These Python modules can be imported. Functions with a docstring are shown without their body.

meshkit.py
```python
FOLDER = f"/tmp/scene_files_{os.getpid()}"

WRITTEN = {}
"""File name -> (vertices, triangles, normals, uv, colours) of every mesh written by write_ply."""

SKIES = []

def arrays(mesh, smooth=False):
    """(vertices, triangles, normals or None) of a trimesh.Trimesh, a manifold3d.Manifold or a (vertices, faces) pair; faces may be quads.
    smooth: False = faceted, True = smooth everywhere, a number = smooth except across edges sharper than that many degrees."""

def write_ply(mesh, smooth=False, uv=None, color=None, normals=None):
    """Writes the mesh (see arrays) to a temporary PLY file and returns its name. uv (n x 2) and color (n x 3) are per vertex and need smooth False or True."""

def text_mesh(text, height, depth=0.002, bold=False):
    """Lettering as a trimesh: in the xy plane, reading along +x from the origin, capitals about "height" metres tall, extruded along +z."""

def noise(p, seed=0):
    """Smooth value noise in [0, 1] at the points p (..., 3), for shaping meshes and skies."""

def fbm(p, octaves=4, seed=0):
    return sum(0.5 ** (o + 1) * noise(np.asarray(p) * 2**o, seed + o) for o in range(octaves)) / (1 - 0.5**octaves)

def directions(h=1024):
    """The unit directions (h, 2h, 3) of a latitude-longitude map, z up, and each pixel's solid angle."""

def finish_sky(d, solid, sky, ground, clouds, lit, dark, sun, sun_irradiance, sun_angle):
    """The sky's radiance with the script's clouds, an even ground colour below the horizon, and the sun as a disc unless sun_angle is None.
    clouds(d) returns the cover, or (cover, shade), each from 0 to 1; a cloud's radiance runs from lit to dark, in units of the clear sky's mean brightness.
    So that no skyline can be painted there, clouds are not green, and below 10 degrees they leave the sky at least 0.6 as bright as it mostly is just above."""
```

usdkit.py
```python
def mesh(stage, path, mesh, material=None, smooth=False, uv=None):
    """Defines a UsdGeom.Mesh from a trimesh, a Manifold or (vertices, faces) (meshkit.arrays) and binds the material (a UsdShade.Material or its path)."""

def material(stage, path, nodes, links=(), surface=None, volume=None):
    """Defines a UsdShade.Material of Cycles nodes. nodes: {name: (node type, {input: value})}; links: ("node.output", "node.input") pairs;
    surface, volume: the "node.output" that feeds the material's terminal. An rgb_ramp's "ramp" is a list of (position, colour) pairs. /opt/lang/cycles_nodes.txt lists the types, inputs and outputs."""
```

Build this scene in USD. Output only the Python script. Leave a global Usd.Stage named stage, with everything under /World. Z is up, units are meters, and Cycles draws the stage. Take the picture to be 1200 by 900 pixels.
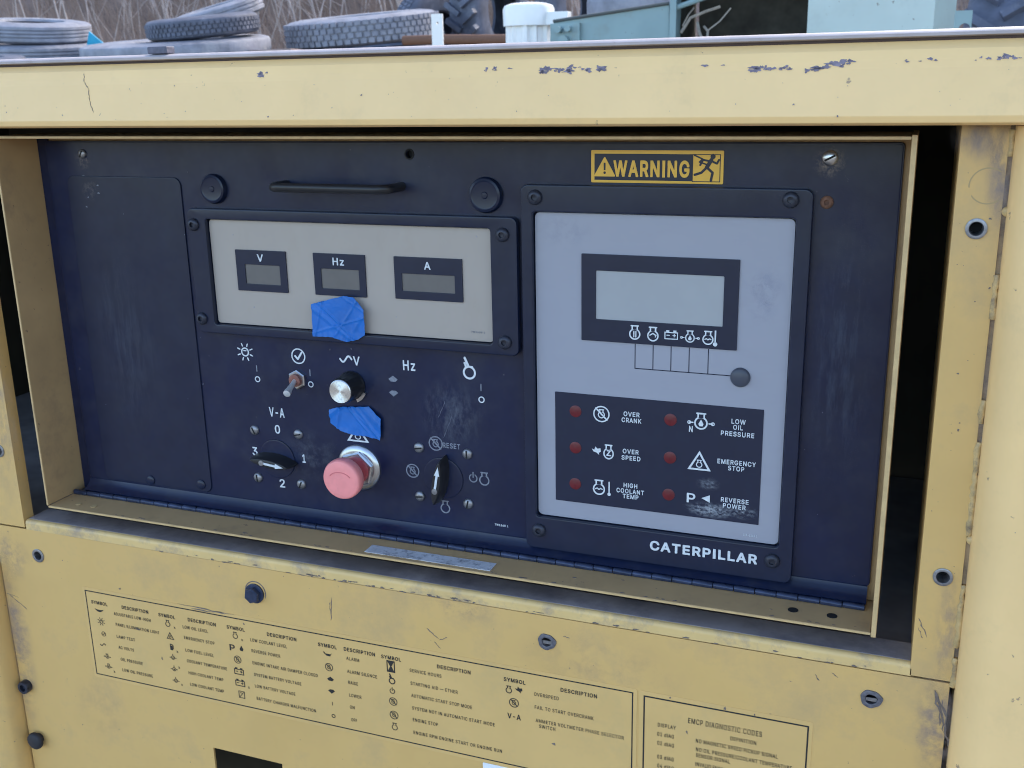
import math, random, numpy as np, trimesh, usdkit, meshkit
from pxr import Usd, UsdGeom, UsdLux, UsdShade, Gf, Sdf, Vt
from shapely.geometry import Polygon, LineString, Point, box
from shapely import affinity
from shapely.ops import unary_union

stage = Usd.Stage.CreateInMemory()
UsdGeom.SetStageUpAxis(stage, UsdGeom.Tokens.z)
UsdGeom.SetStageMetersPerUnit(stage, 1.0)
UsdGeom.Xform.Define(stage, '/World')
rnd = random.Random(7)
rng = np.random.default_rng(7)

# ------------------------------------------------------------------ camera, sky, sun
# x right along the machine's front, y into it, z up; the control panel's face is the plane y = 0
CAM_POS = (0.30560, -0.84973, 0.10731)
CAM_RIGHT = (0.934197, 0.356273, -0.018594)
CAM_FWD = (-0.347374, 0.896511, -0.274955)
CAM_UP = (-0.081290, 0.263321, 0.961277)
FOCAL_RATIO = 1.03649   # focal length over picture width

cam = UsdGeom.Camera.Define(stage, '/World/camera')
M = Gf.Matrix4d(*CAM_RIGHT, 0, *CAM_UP, 0, *[-c for c in CAM_FWD], 0, *CAM_POS, 1)
cam.AddTransformOp().Set(M)
cam.CreateHorizontalApertureAttr(36.0)
cam.CreateVerticalApertureAttr(27.0)
cam.CreateFocalLengthAttr(36.0 * FOCAL_RATIO)
cam.CreateClippingRangeAttr(Gf.Vec2f(0.02, 500))
cam.CreateFStopAttr(22.0)
cam.CreateFocusDistanceAttr(0.88)
cam.CreateExposureAttr(1.8)

SUN_EL, SUN_AZ = 35.0, 20.0          # degrees; azimuth of the sun, clockwise from +y
SKY, SUN = 0.12, 0.30
sd = (math.cos(math.radians(SUN_EL)) * math.sin(math.radians(SUN_AZ)), math.cos(math.radians(SUN_EL)) * math.cos(math.radians(SUN_AZ)), math.sin(math.radians(SUN_EL)))
mat_sky = usdkit.material(stage, '/World/Looks/sky_air', {
    's': ('sky_texture', {'sky_type': 'single_scattering', 'sun_disc': False, 'sun_elevation': math.radians(SUN_EL), 'sun_rotation': math.atan2(sd[0], sd[1]), 'altitude': 100.0, 'air_density': 1.0, 'aerosol_density': 2.0}),
    'b': ('background_shader', {'strength': SKY})}, [('s.color', 'b.color')], surface='b.background')
dome = UsdLux.DomeLight.Define(stage, '/World/sky')
UsdShade.MaterialBindingAPI.Apply(dome.GetPrim()).Bind(mat_sky)
dome.GetPrim().SetCustomDataByKey('kind', 'structure')
sun = UsdLux.DistantLight.Define(stage, '/World/sun')
sun.CreateNormalizeAttr(True)
sun.CreateIntensityAttr(SUN)
sun.CreateAngleAttr(30.0)
sun.CreateColorAttr(Gf.Vec3f(1.0, 0.95, 0.88))
zc = Gf.Vec3d(*sd); xc = Gf.Cross(Gf.Vec3d(0, 0, 1), zc).GetNormalized(); yc = Gf.Cross(zc, xc)
sun.AddTransformOp().Set(Gf.Matrix4d(*xc, 0, *yc, 0, *zc, 0, 0, 0, 5, 1))

# ------------------------------------------------------------------ materials
def mat(name, color, rough=0.5, metal=0.0, var=0.0, scale=30.0, bump=0.0, bscale=400.0, dirt=None, dirt_amt=0.5, dirt_scale=14.0, dirt_lo=0.55, spec=0.5, stretch=None, coat=0.0, rvar=0.0, fine=None):
    """Principled paint with world-space mottling, an optional dirt or wear layer and a fine bump."""
    n = {'geo': ('geometry', {}), 'p': ('principled_bsdf', {'base_color': color, 'roughness': rough, 'metallic': metal, 'specular_ior_level': spec, 'coat_weight': coat, 'coat_roughness': 0.15})}
    L = []
    src = 'geo.position'
    if stretch:
        n['map'] = ('mapping', {'scale': stretch}); L.append((src, 'map.vector')); src = 'map.vector'
    cur = None
    if var:
        n['n1'] = ('noise_texture', {'scale': scale, 'detail': 6.0, 'roughness': 0.6})
        lo, hi = [c * (1 - var) for c in color], [min(1, c * (1 + var)) for c in color]
        n['r1'] = ('rgb_ramp', {'ramp': [(0.3, lo), (0.7, hi)]})
        L += [(src, 'n1.vector'), ('n1.fac', 'r1.fac')]; cur = 'r1.color'
    if dirt:
        n['n2'] = ('noise_texture', {'scale': dirt_scale, 'detail': 9.0, 'roughness': 0.72})
        n['r2'] = ('rgb_ramp', {'ramp': [(dirt_lo, (0, 0, 0)), (min(0.99, dirt_lo + 0.2), (dirt_amt,) * 3)]})
        n['mx'] = ('mix', {'color1': color, 'color2': dirt})
        L += [(src, 'n2.vector'), ('n2.fac', 'r2.fac'), ('r2.color', 'mx.fac')]
        if cur: L.append((cur, 'mx.color1'))
        cur = 'mx.color'
    if fine:                                    # small scattered specks
        n['n4'] = ('noise_texture', {'scale': fine[1], 'detail': 3.0, 'roughness': 0.6})
        n['r4'] = ('rgb_ramp', {'ramp': [(fine[2], (0, 0, 0)), (fine[2] + 0.04, (fine[3],) * 3)]})
        n['mx4'] = ('mix', {'color1': color, 'color2': fine[0]})
        L += [('geo.position', 'n4.vector'), ('n4.fac', 'r4.fac'), ('r4.color', 'mx4.fac')]
        if cur: L.append((cur, 'mx4.color1'))
        cur = 'mx4.color'
    if cur: L.append((cur, 'p.base_color'))
    if rvar:
        n['n5'] = ('noise_texture', {'scale': 25.0, 'detail': 5.0})
        n['m5'] = ('map_range', {'from_min': 0.3, 'from_max': 0.7, 'to_min': max(0.05, rough - rvar), 'to_max': rough + rvar})
        L += [('geo.position', 'n5.vector'), ('n5.fac', 'm5.value'), ('m5.result', 'p.roughness')]
    if bump:
        n['n3'] = ('noise_texture', {'scale': bscale, 'detail': 3.0})
        n['b'] = ('bump', {'strength': 1.0, 'distance': bump})
        L += [(src, 'n3.vector'), ('n3.fac', 'b.height'), ('b.normal', 'p.normal')]
    return usdkit.material(stage, '/World/Looks/' + name, n, L, surface='p.BSDF')

GRIME = (0.16, 0.13, 0.10)
YEL = (0.66, 0.415, 0.15)
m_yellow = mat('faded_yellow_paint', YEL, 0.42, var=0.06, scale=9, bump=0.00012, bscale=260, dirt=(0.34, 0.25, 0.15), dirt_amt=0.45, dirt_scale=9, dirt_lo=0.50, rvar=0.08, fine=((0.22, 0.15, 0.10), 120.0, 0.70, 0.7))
m_hood = mat('lit_hood_yellow', (0.87, 0.58, 0.265), 0.36, var=0.05, scale=8, bump=0.0001, bscale=260, dirt=(0.42, 0.33, 0.19), dirt_amt=0.25, dirt_scale=13, dirt_lo=0.54, rvar=0.08, fine=((0.20, 0.14, 0.12), 110.0, 0.71, 0.7))  # lighter yellow: more faded, with the hood's stronger light put into the base
m_frame = mat('shaded_frame_yellow', (0.50, 0.325, 0.155), 0.5, var=0.10, scale=16, bump=0.00012, dirt=(0.24, 0.16, 0.10), dirt_amt=0.5, dirt_scale=20, dirt_lo=0.54, fine=((0.14, 0.09, 0.06), 150.0, 0.70, 0.7))  # base darkened to carry the hood's shade over the frame
m_edge = mat('worn_paint_edge', (0.56, 0.39, 0.19), 0.45, var=0.2, scale=60, dirt=(0.13, 0.09, 0.07), dirt_amt=0.9, dirt_scale=60, dirt_lo=0.60)
m_ledge = mat('grimy_sky_tinted_ledge', (0.33, 0.295, 0.30), 0.42, var=0.25, scale=14, bump=0.0002, dirt=(0.13, 0.12, 0.14), dirt_amt=0.75, dirt_scale=16, dirt_lo=0.45)  # grey-lavender base: worn paint plus sky reflection put into the colour
m_rooflip = mat('roof_lip_paint', (0.44, 0.39, 0.40), 0.45, var=0.1, scale=40, dirt=(0.25, 0.19, 0.17), dirt_amt=0.7, dirt_scale=50, dirt_lo=0.58)
m_seam = mat('seam_shadow', (0.06, 0.035, 0.028), 0.8)  # dark brown painted in for the shadow line under the roof lip
m_chip = mat('bare_primer_chip', (0.20, 0.165, 0.205), 0.6, var=0.4, scale=200)
m_scr = mat('dark_scuff', (0.17, 0.13, 0.11), 0.7, var=0.3, scale=300)
m_scuff = mat('pale_scuff', (0.20, 0.21, 0.25), 0.8, var=0.4, scale=500)
m_haze = mat('faint_scuff', (0.10, 0.105, 0.14), 0.7, var=0.4, scale=300)
m_navy = mat('navy_panel_paint', (0.0042, 0.0078, 0.0265), 0.28, var=0.22, scale=18, bump=0.00005, bscale=900, dirt=(0.03, 0.034, 0.05), dirt_amt=0.35, dirt_scale=22, dirt_lo=0.5, rvar=0.07, fine=((0.15, 0.14, 0.15), 130.0, 0.74, 0.5))
m_bezel = mat('navy_bezel', (0.0050, 0.0085, 0.0235), 0.31, var=0.15, scale=40, bump=0.00005, bscale=900, rvar=0.05)
m_hinge = mat('hinge_steel_navy', (0.035, 0.045, 0.085), 0.25, metal=0.5, var=0.4, scale=90, dirt=(0.15, 0.13, 0.11), dirt_amt=0.5, dirt_scale=90, dirt_lo=0.64)
m_plate = mat('silver_faceplate', (0.32, 0.328, 0.385), 0.36, metal=0.15, var=0.02, scale=8, stretch=(1, 1, 3), dirt=(0.29, 0.29, 0.35), dirt_amt=0.5, dirt_scale=9, dirt_lo=0.52)
m_plate2 = mat('silver_meter_faceplate', (0.385, 0.338, 0.302), 0.38, metal=0.1, var=0.025, scale=10, stretch=(2, 1, 1), dirt=(0.36, 0.31, 0.26), dirt_amt=0.6, dirt_scale=16, dirt_lo=0.53)
m_black = mat('black_display_print', (0.009, 0.0125, 0.028), 0.28, var=0.1, scale=60)
m_lcd = mat('grey_green_lcd', (0.125, 0.117, 0.112), 0.25, var=0.06, scale=60, coat=0.4)
m_lcd2 = mat('pale_lcd', (0.34, 0.352, 0.37), 0.22, var=0.03, scale=25, coat=0.4)
m_white = mat('white_print', (0.62, 0.66, 0.70), 0.5, var=0.10, scale=400)
m_dim = mat('worn_white_print', (0.20, 0.215, 0.26), 0.6, var=0.3, scale=500)
m_grey = mat('faint_print', (0.12, 0.105, 0.12), 0.6, var=0.2, scale=400)
m_ink = mat('black_print', (0.018, 0.015, 0.013), 0.6)
m_ink2 = mat('faded_black_print', (0.045, 0.036, 0.024), 0.6)
m_sticker = mat('label_film', (0.67, 0.43, 0.165), 0.36, var=0.05, scale=12, bump=0.00008, bscale=200, dirt=(0.40, 0.32, 0.17), dirt_amt=0.3, dirt_scale=20, dirt_lo=0.52)
m_warn = mat('yellow_sign_print', (0.78, 0.45, 0.06), 0.35, var=0.05, scale=60)
m_led = mat('dark_red_led', (0.11, 0.011, 0.016), 0.35, var=0.2, scale=300)
m_pink = mat('sun_faded_red_plastic', (0.90, 0.295, 0.285), 0.42, var=0.06, scale=90, dirt=(0.70, 0.24, 0.24), dirt_amt=0.4, dirt_scale=70, dirt_lo=0.5)
m_red = mat('red_plastic_stem', (0.50, 0.06, 0.07), 0.4)
m_chrome = mat('zinc_plated_steel', (0.58, 0.60, 0.63), 0.26, metal=1.0, var=0.1, scale=90)
m_steel = mat('dull_screw_steel', (0.30, 0.30, 0.32), 0.38, metal=0.9, var=0.25, scale=300)
m_bscrew = mat('dark_screw', (0.035, 0.038, 0.055), 0.33, metal=0.5, var=0.3, scale=200)
m_bolt = mat('blue_black_bolt', (0.03, 0.04, 0.075), 0.35, metal=0.3, var=0.3, scale=200)
m_rust = mat('rusty_steel', (0.16, 0.075, 0.045), 0.75, var=0.4, scale=250, bump=0.0003, bscale=700)
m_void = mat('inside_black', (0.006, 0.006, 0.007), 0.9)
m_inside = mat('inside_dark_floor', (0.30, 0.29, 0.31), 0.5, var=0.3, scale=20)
m_plastic = mat('black_plastic', (0.012, 0.012, 0.014), 0.33, var=0.2, scale=100)
m_tape = mat('blue_masking_tape', (0.010, 0.135, 0.48), 0.42, var=0.12, scale=50, bump=0.00008, bscale=500)
m_silver = mat('scratched_silver_label', (0.62, 0.62, 0.65), 0.3, metal=0.1, var=0.15, scale=80, dirt=(0.06, 0.06, 0.08), dirt_amt=0.95, dirt_scale=110, dirt_lo=0.50)
m_lever = mat('bright_lever_steel', (0.62, 0.62, 0.64), 0.3, metal=0.5, var=0.1, scale=90)
m_ring = mat('faint_ring_mark', (0.42, 0.30, 0.14), 0.5)
m_spun = mat('spun_aluminium', (0.74, 0.75, 0.77), 0.26, metal=1.0, var=0.1, scale=60)
m_fold = mat('worn_fold_paint', (0.70, 0.48, 0.20), 0.42, var=0.08, scale=20, dirt=(0.26, 0.21, 0.19), dirt_amt=0.8, dirt_scale=28, dirt_lo=0.50)
m_fillet = mat('grimy_fillet', (0.34, 0.25, 0.15), 0.55, var=0.3, scale=60, dirt=(0.10, 0.08, 0.08), dirt_amt=0.9, dirt_scale=45, dirt_lo=0.47)
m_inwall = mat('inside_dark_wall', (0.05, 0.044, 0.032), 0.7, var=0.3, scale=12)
m_clip = mat('dull_clip_steel', (0.13, 0.125, 0.145), 0.45, metal=0.4, var=0.4, scale=250)
m_rubber = mat('black_rubber', (0.018, 0.017, 0.022), 0.6, var=0.2, scale=80)
m_weld = mat('painted_weld', (0.55, 0.38, 0.17), 0.45, var=0.25, scale=90, dirt=(0.10, 0.08, 0.08), dirt_amt=0.8, dirt_scale=70, dirt_lo=0.50)
m_orange = mat('worn_orange_boot', (0.22, 0.085, 0.065), 0.5, var=0.3, scale=300)

# ------------------------------------------------------------------ scene helpers
used = {}
ORG = {}
def numbered(parent, name):
    k = (parent, name); n = used.get(k, 0); used[k] = n + 1
    return name if n == 0 else f'{name}_{n:03d}'
def tag(prim, label=None, cat=None, group=None, kind=None):
    for k, v in (('label', label), ('category', cat), ('group', group), ('kind', kind)):
        if v: prim.SetCustomDataByKey(k, v)
    return prim
def thing(name, label, cat, loc=(0, 0, 0), group=None):
    path = '/World/' + numbered('/World', name)
    x = UsdGeom.Xform.Define(stage, path)
    x.AddTranslateOp().Set(Gf.Vec3d(*[float(c) for c in loc]))
    ORG[path] = np.array(loc, float)
    return tag(x.GetPrim(), label, cat, group).GetPath().pathString
def obj(name, mesh, material, parent=None, smooth=30, label=None, cat=None, group=None, kind=None):
    base = parent or '/World'
    path = base + '/' + numbered(base, name)
    if isinstance(mesh, (list,)): mesh = trimesh.util.concatenate(mesh)
    root = '/'.join(path.split('/')[:3])
    o = ORG.get(root, np.zeros(3))
    m = mesh.copy(); m.apply_translation(-o)
    p = usdkit.mesh(stage, path, m, material, smooth=smooth).GetPrim()
    if parent is None: ORG[path] = np.zeros(3)
    tag(p, label, cat, group, kind)
    return path

# ------------------------------------------------------------------ shape helpers
def tm(v, f): return trimesh.Trimesh(np.asarray(v, float), np.asarray(f, int), process=False)
def cat(ms): return trimesh.util.concatenate(ms)
def stand(m, x, z, y):
    """From a drawing lying in its xy plane (thickness +z) to a plate on the machine's front: xy -> xz, thickness towards the viewer (-y)."""
    v = np.array(m.vertices); return tm(np.stack([v[:, 0] + x, y - v[:, 2], v[:, 1] + z], 1), m.faces)
def ext(poly, h):
    gs = [g for g in getattr(poly, 'geoms', [poly]) if g.area > 0 and g.geom_type == 'Polygon']
    return cat([trimesh.creation.extrude_polygon(g, h, engine='earcut') for g in gs])
def plate(poly, yfront, thick):
    return stand(ext(poly, thick), 0, 0, yfront + thick)
def rr(x0, x1, z0, z1, r=0.004, n=5):
    """Corner points of a rounded rectangle, always 4 (n + 1) of them, counter-clockwise in xz."""
    r = max(r, 1e-5); out = []
    for cx, cz, a in ((x1 - r, z0 + r, -90), (x1 - r, z1 - r, 0), (x0 + r, z1 - r, 90), (x0 + r, z0 + r, 180)):
        for k in range(n + 1):
            t = math.radians(a + 90 * k / n); out.append((cx + r * math.cos(t), cz + r * math.sin(t)))
    return np.array(out)
def loft(rings, cap0=False, cap1=True, closed=False):
    """Rings of equally many 3-D points joined by strips."""
    n = len(rings[0]); v = [np.asarray(r, float) for r in rings]; f = []
    for i in range(len(rings) if closed else len(rings) - 1):
        a, b = i * n, ((i + 1) % len(rings)) * n
        for k in range(n):
            k2 = (k + 1) % n; f += [(a + k, a + k2, b + k2), (a + k, b + k2, b + k)]
    v = np.vstack(v)
    for flag, i in ((cap0, 0), (cap1, len(rings) - 1)):
        if flag:
            c = len(v); v = np.vstack([v, rings[i].mean(0)])
            f += [(i * n + k, i * n + (k + 1) % n, c) if i else (i * n + (k + 1) % n, i * n + k, c) for k in range(n)]
    return tm(v, f)
def ring(pts, y): return np.stack([pts[:, 0], np.full(len(pts), y), pts[:, 1]], 1)
def slab(x0, x1, z0, z1, yf, yb, r=0.004, b=0.001):
    """Rounded plate with a chamfered front edge."""
    return loft([ring(rr(x0, x1, z0, z1, r), yb), ring(rr(x0, x1, z0, z1, r), yf + b), ring(rr(x0 + b * .3, x1 - b * .3, z0 + b * .3, z1 - b * .3, r), yf + b * .3), ring(rr(x0 + b, x1 - b, z0 + b, z1 - b, max(r - b, 1e-4)), yf)])
def bezel(o, i, yf, yb, ro=0.006, ri=0.003, b=0.0012):
    (x0, x1, z0, z1), (a0, a1, c0, c1) = o, i
    R = [ring(rr(x0, x1, z0, z1, ro), yb), ring(rr(x0, x1, z0, z1, ro), yf + b), ring(rr(x0 + b * .3, x1 - b * .3, z0 + b * .3, z1 - b * .3, ro), yf + b * .3), ring(rr(x0 + b, x1 - b, z0 + b, z1 - b, ro - b), yf),
         ring(rr(a0 - b, a1 + b, c0 - b, c1 + b, ri + b), yf), ring(rr(a0 - b * .3, a1 + b * .3, c0 - b * .3, c1 + b * .3, ri), yf + b * .3), ring(rr(a0, a1, c0, c1, ri), yf + b), ring(rr(a0, a1, c0, c1, ri), yb)]
    return loft(R, False, False)
def lathe(profile, x, z, y, n=28, sz=1.0, cap=True):
    """profile: (radius, height towards the viewer) from the rim to the middle."""
    t = np.arange(n) * 2 * np.pi / n
    R = [np.stack([x + r * np.cos(t), np.full(n, y - h), z + sz * r * np.sin(t)], 1) for r, h in profile]
    return loft(R, False, cap and profile[-1][0] > 1e-6)
def hexa(x, z, y, r, h, rot=0.2, b=0.12):
    t = np.arange(6) * np.pi / 3 + rot
    R = [np.stack([x + s * r * np.cos(t), np.full(6, y - k), z + s * r * np.sin(t)], 1) for s, k in ((1, 0), (1, h * .8), (1 - b, h))]
    return loft(R)
def bx(x0, x1, y0, y1, z0, z1):
    m = trimesh.creation.box((x1 - x0, y1 - y0, z1 - z0)); m.apply_translation(((x0 + x1) / 2, (y0 + y1) / 2, (z0 + z1) / 2)); return m
def sweepx(profile, x0, x1, ends=True, n=1):
    """(y, z) profile run along x; a closed outline."""
    p = np.asarray(profile, float); xs = np.linspace(x0, x1, n + 1)
    R = [np.stack([np.full(len(p), x), p[:, 0], p[:, 1]], 1) for x in xs]
    return loft(R, ends, ends)
def sheetx(profile, x0, x1, t=0.0025):
    """An open (y, z) line thickened to a bent sheet and run along x."""
    g = LineString(profile).buffer(t / 2, cap_style=2, join_style=1, quad_segs=4)
    m = trimesh.creation.extrude_polygon(g, x1 - x0, engine='earcut')
    v = np.array(m.vertices); return tm(np.stack([v[:, 2] + x0, v[:, 0], v[:, 1]], 1), m.faces)
def tube(pts, r, n=10):
    p = np.asarray(pts, float); t = np.gradient(p, axis=0); t /= np.linalg.norm(t, axis=1, keepdims=True)
    up = np.array([0, 0, 1.0]) if abs(t[0][2]) < .9 else np.array([0, 1.0, 0])
    R = []; r = np.broadcast_to(r, (len(p),))
    for q, d, rad in zip(p, t, r):
        a = np.cross(up, d); a /= np.linalg.norm(a); b = np.cross(d, a)
        s = np.arange(n) * 2 * np.pi / n
        R.append(q + rad * (np.cos(s)[:, None] * a + np.sin(s)[:, None] * b))
    return loft(R, True, True)
def blob(x, z, rx, rz, y, seed, n=18, rough=0.45, t=0.00025):
    """An irregular flat fleck lying on the plane y."""
    r = random.Random(seed); ph = [r.uniform(0, 6.28) for _ in range(5)]
    pts = []
    for k in range(n):
        a = 2 * math.pi * k / n
        s = 1 + rough * (0.5 * math.sin(2 * a + ph[0]) + 0.45 * math.sin(3 * a + ph[1]) + 0.35 * math.sin(5 * a + ph[2]) + 0.3 * math.sin(7 * a + ph[3])) + r.uniform(-.12, .12)
        s = max(s, .15); pts.append((x + rx * s * math.cos(a), z + rz * s * math.sin(a)))
    return plate(Polygon(pts).buffer(0), y - t, t)
def flecks(x0, x1, z0, z1, y, n, smin, smax, seed, stretch=1.0):
    r = random.Random(seed)
    return [blob(r.uniform(x0, x1), r.uniform(z0, z1), s * stretch, s, y, seed * 100 + i, n=9) for i, s in ((i, smin + (smax - smin) * r.random() ** 3) for i in range(n))]
def scratch(p0, p1, w, y, seed, t=0.00022):
    r = random.Random(seed); a, b = np.array(p0), np.array(p1); d = b - a; nrm = np.array([-d[1], d[0]]) / np.hypot(*d)
    L, Rr = [], []
    for k in range(9):
        c = a + d * k / 8 + nrm * r.uniform(-1, 1) * w; h = w * r.uniform(.2, 1) * (1 if 0 < k < 8 else .1)
        L.append(c + nrm * h); Rr.append(c - nrm * h)
    return plate(Polygon(L + Rr[::-1]).buffer(0), y - t, t)

_tc = {}
def _letters(s, stroke, track=10):
    """A line of sans lettering as one flat shape, capitals 1 tall; a capital I is a plain stem."""
    import glob
    from PIL import Image, ImageDraw, ImageFont
    font = ImageFont.truetype(glob.glob('/opt/blender-*/*/datafiles/fonts/Inter.woff2')[0], 96)
    W = int(font.getlength(s)) + 60 + 14 * len(s)
    im = Image.new('L', (W, 130)); dr = ImageDraw.Draw(im); x = 20.0
    for c in s:
        if c == 'I':
            dr.rectangle((round(x + 8 - stroke), 100 - 70 - stroke, round(x + 18 + stroke), 100 + stroke), fill=255); x += 26 + track
        else:
            dr.text((round(x), 100), c, 255, font, anchor='ls', stroke_width=stroke); x += font.getlength(c) + track
    on = np.pad(np.asarray(im) > 127, ((0, 0), (1, 1))).astype(np.int8)
    rows, starts = np.nonzero(np.diff(on, axis=1) == 1); ends = np.nonzero(np.diff(on, axis=1) == -1)[1]
    sh = unary_union([box(p, 100 - r - 1, q, 100 - r) for r, p, q in zip(rows, starts, ends)]).buffer(.6).buffer(-.6).simplify(.7)
    return ext(affinity.scale(sh, 1 / 70, 1 / 70, origin=(0, 0)), 1.0)
def text(s, p0, p1, y, h, bold=False, t=0.0003):
    """Lettering from the left end p0 to the right end p1 of its middle line, capitals h tall, on the plane y."""
    k = (s, int(bold))
    if k not in _tc: _tc[k] = _letters(s, 2 * int(bold))
    m = _tc[k]; v = np.array(m.vertices); lo, hi = v.min(0), v.max(0)
    w = p1[0] - p0[0]
    v[:, 0] = (v[:, 0] - lo[0]) * w / (hi[0] - lo[0]); v[:, 1] = (v[:, 1] - .5) * h; v[:, 2] *= t
    return stand(tm(v, m.faces), p0[0], (p0[1] + p1[1]) / 2, y)

def smudge(name, c, rx, rz, y, color, amt, parent, scale=120.0, lo=.42, stretch=(1, 1, 1), rough=.75):
    """A thin film of dirt or rubbed-off print lying on a surface: patchy, fading out towards its own edge."""
    n = {'geo': ('geometry', {}), 'd': ('vector_math', {'math_type': 'subtract', 'vector2': (c[0], y, c[1])}), 'sc': ('vector_math', {'math_type': 'multiply', 'vector2': (1 / rx, 0, 1 / rz)}),
         'len': ('vector_math', {'math_type': 'length'}), 'fall': ('map_range', {'range_type': 'smoothstep', 'from_min': 1.0, 'from_max': 0.1, 'to_min': 0.0, 'to_max': 1.0, 'clamp': True}),
         'mp': ('mapping', {'scale': stretch}), 'nz': ('noise_texture', {'scale': scale, 'detail': 8.0, 'roughness': 0.7}), 'rp': ('map_range', {'from_min': lo, 'from_max': lo + .25, 'to_min': 0.0, 'to_max': amt, 'clamp': True}),
         'mul': ('math', {'math_type': 'multiply', 'use_clamp': True}), 'tr': ('transparent_bsdf', {}), 'p': ('principled_bsdf', {'base_color': color, 'roughness': rough}), 'mix': ('mix_closure', {})}
    L = [('geo.position', 'd.vector1'), ('d.vector', 'sc.vector1'), ('sc.vector', 'len.vector1'), ('len.value', 'fall.value'), ('geo.position', 'mp.vector'), ('mp.vector', 'nz.vector'), ('nz.fac', 'rp.value'), ('fall.result', 'mul.value1'), ('rp.result', 'mul.value2'),
         ('mul.value', 'mix.fac'), ('tr.BSDF', 'mix.closure1'), ('p.BSDF', 'mix.closure2')]
    mt = usdkit.material(stage, '/World/Looks/' + numbered('looks', 'smudge_film'), n, L, surface='mix.closure')
    a = np.arange(20) * 2 * np.pi / 20
    m = loft([np.stack([c[0] + k * rx * np.cos(a), np.full(20, y - .00012), c[1] + k * rz * np.sin(a)], 1) for k in (1.0, .5)])
    return obj(name, m, mt, parent, smooth=False)

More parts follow.
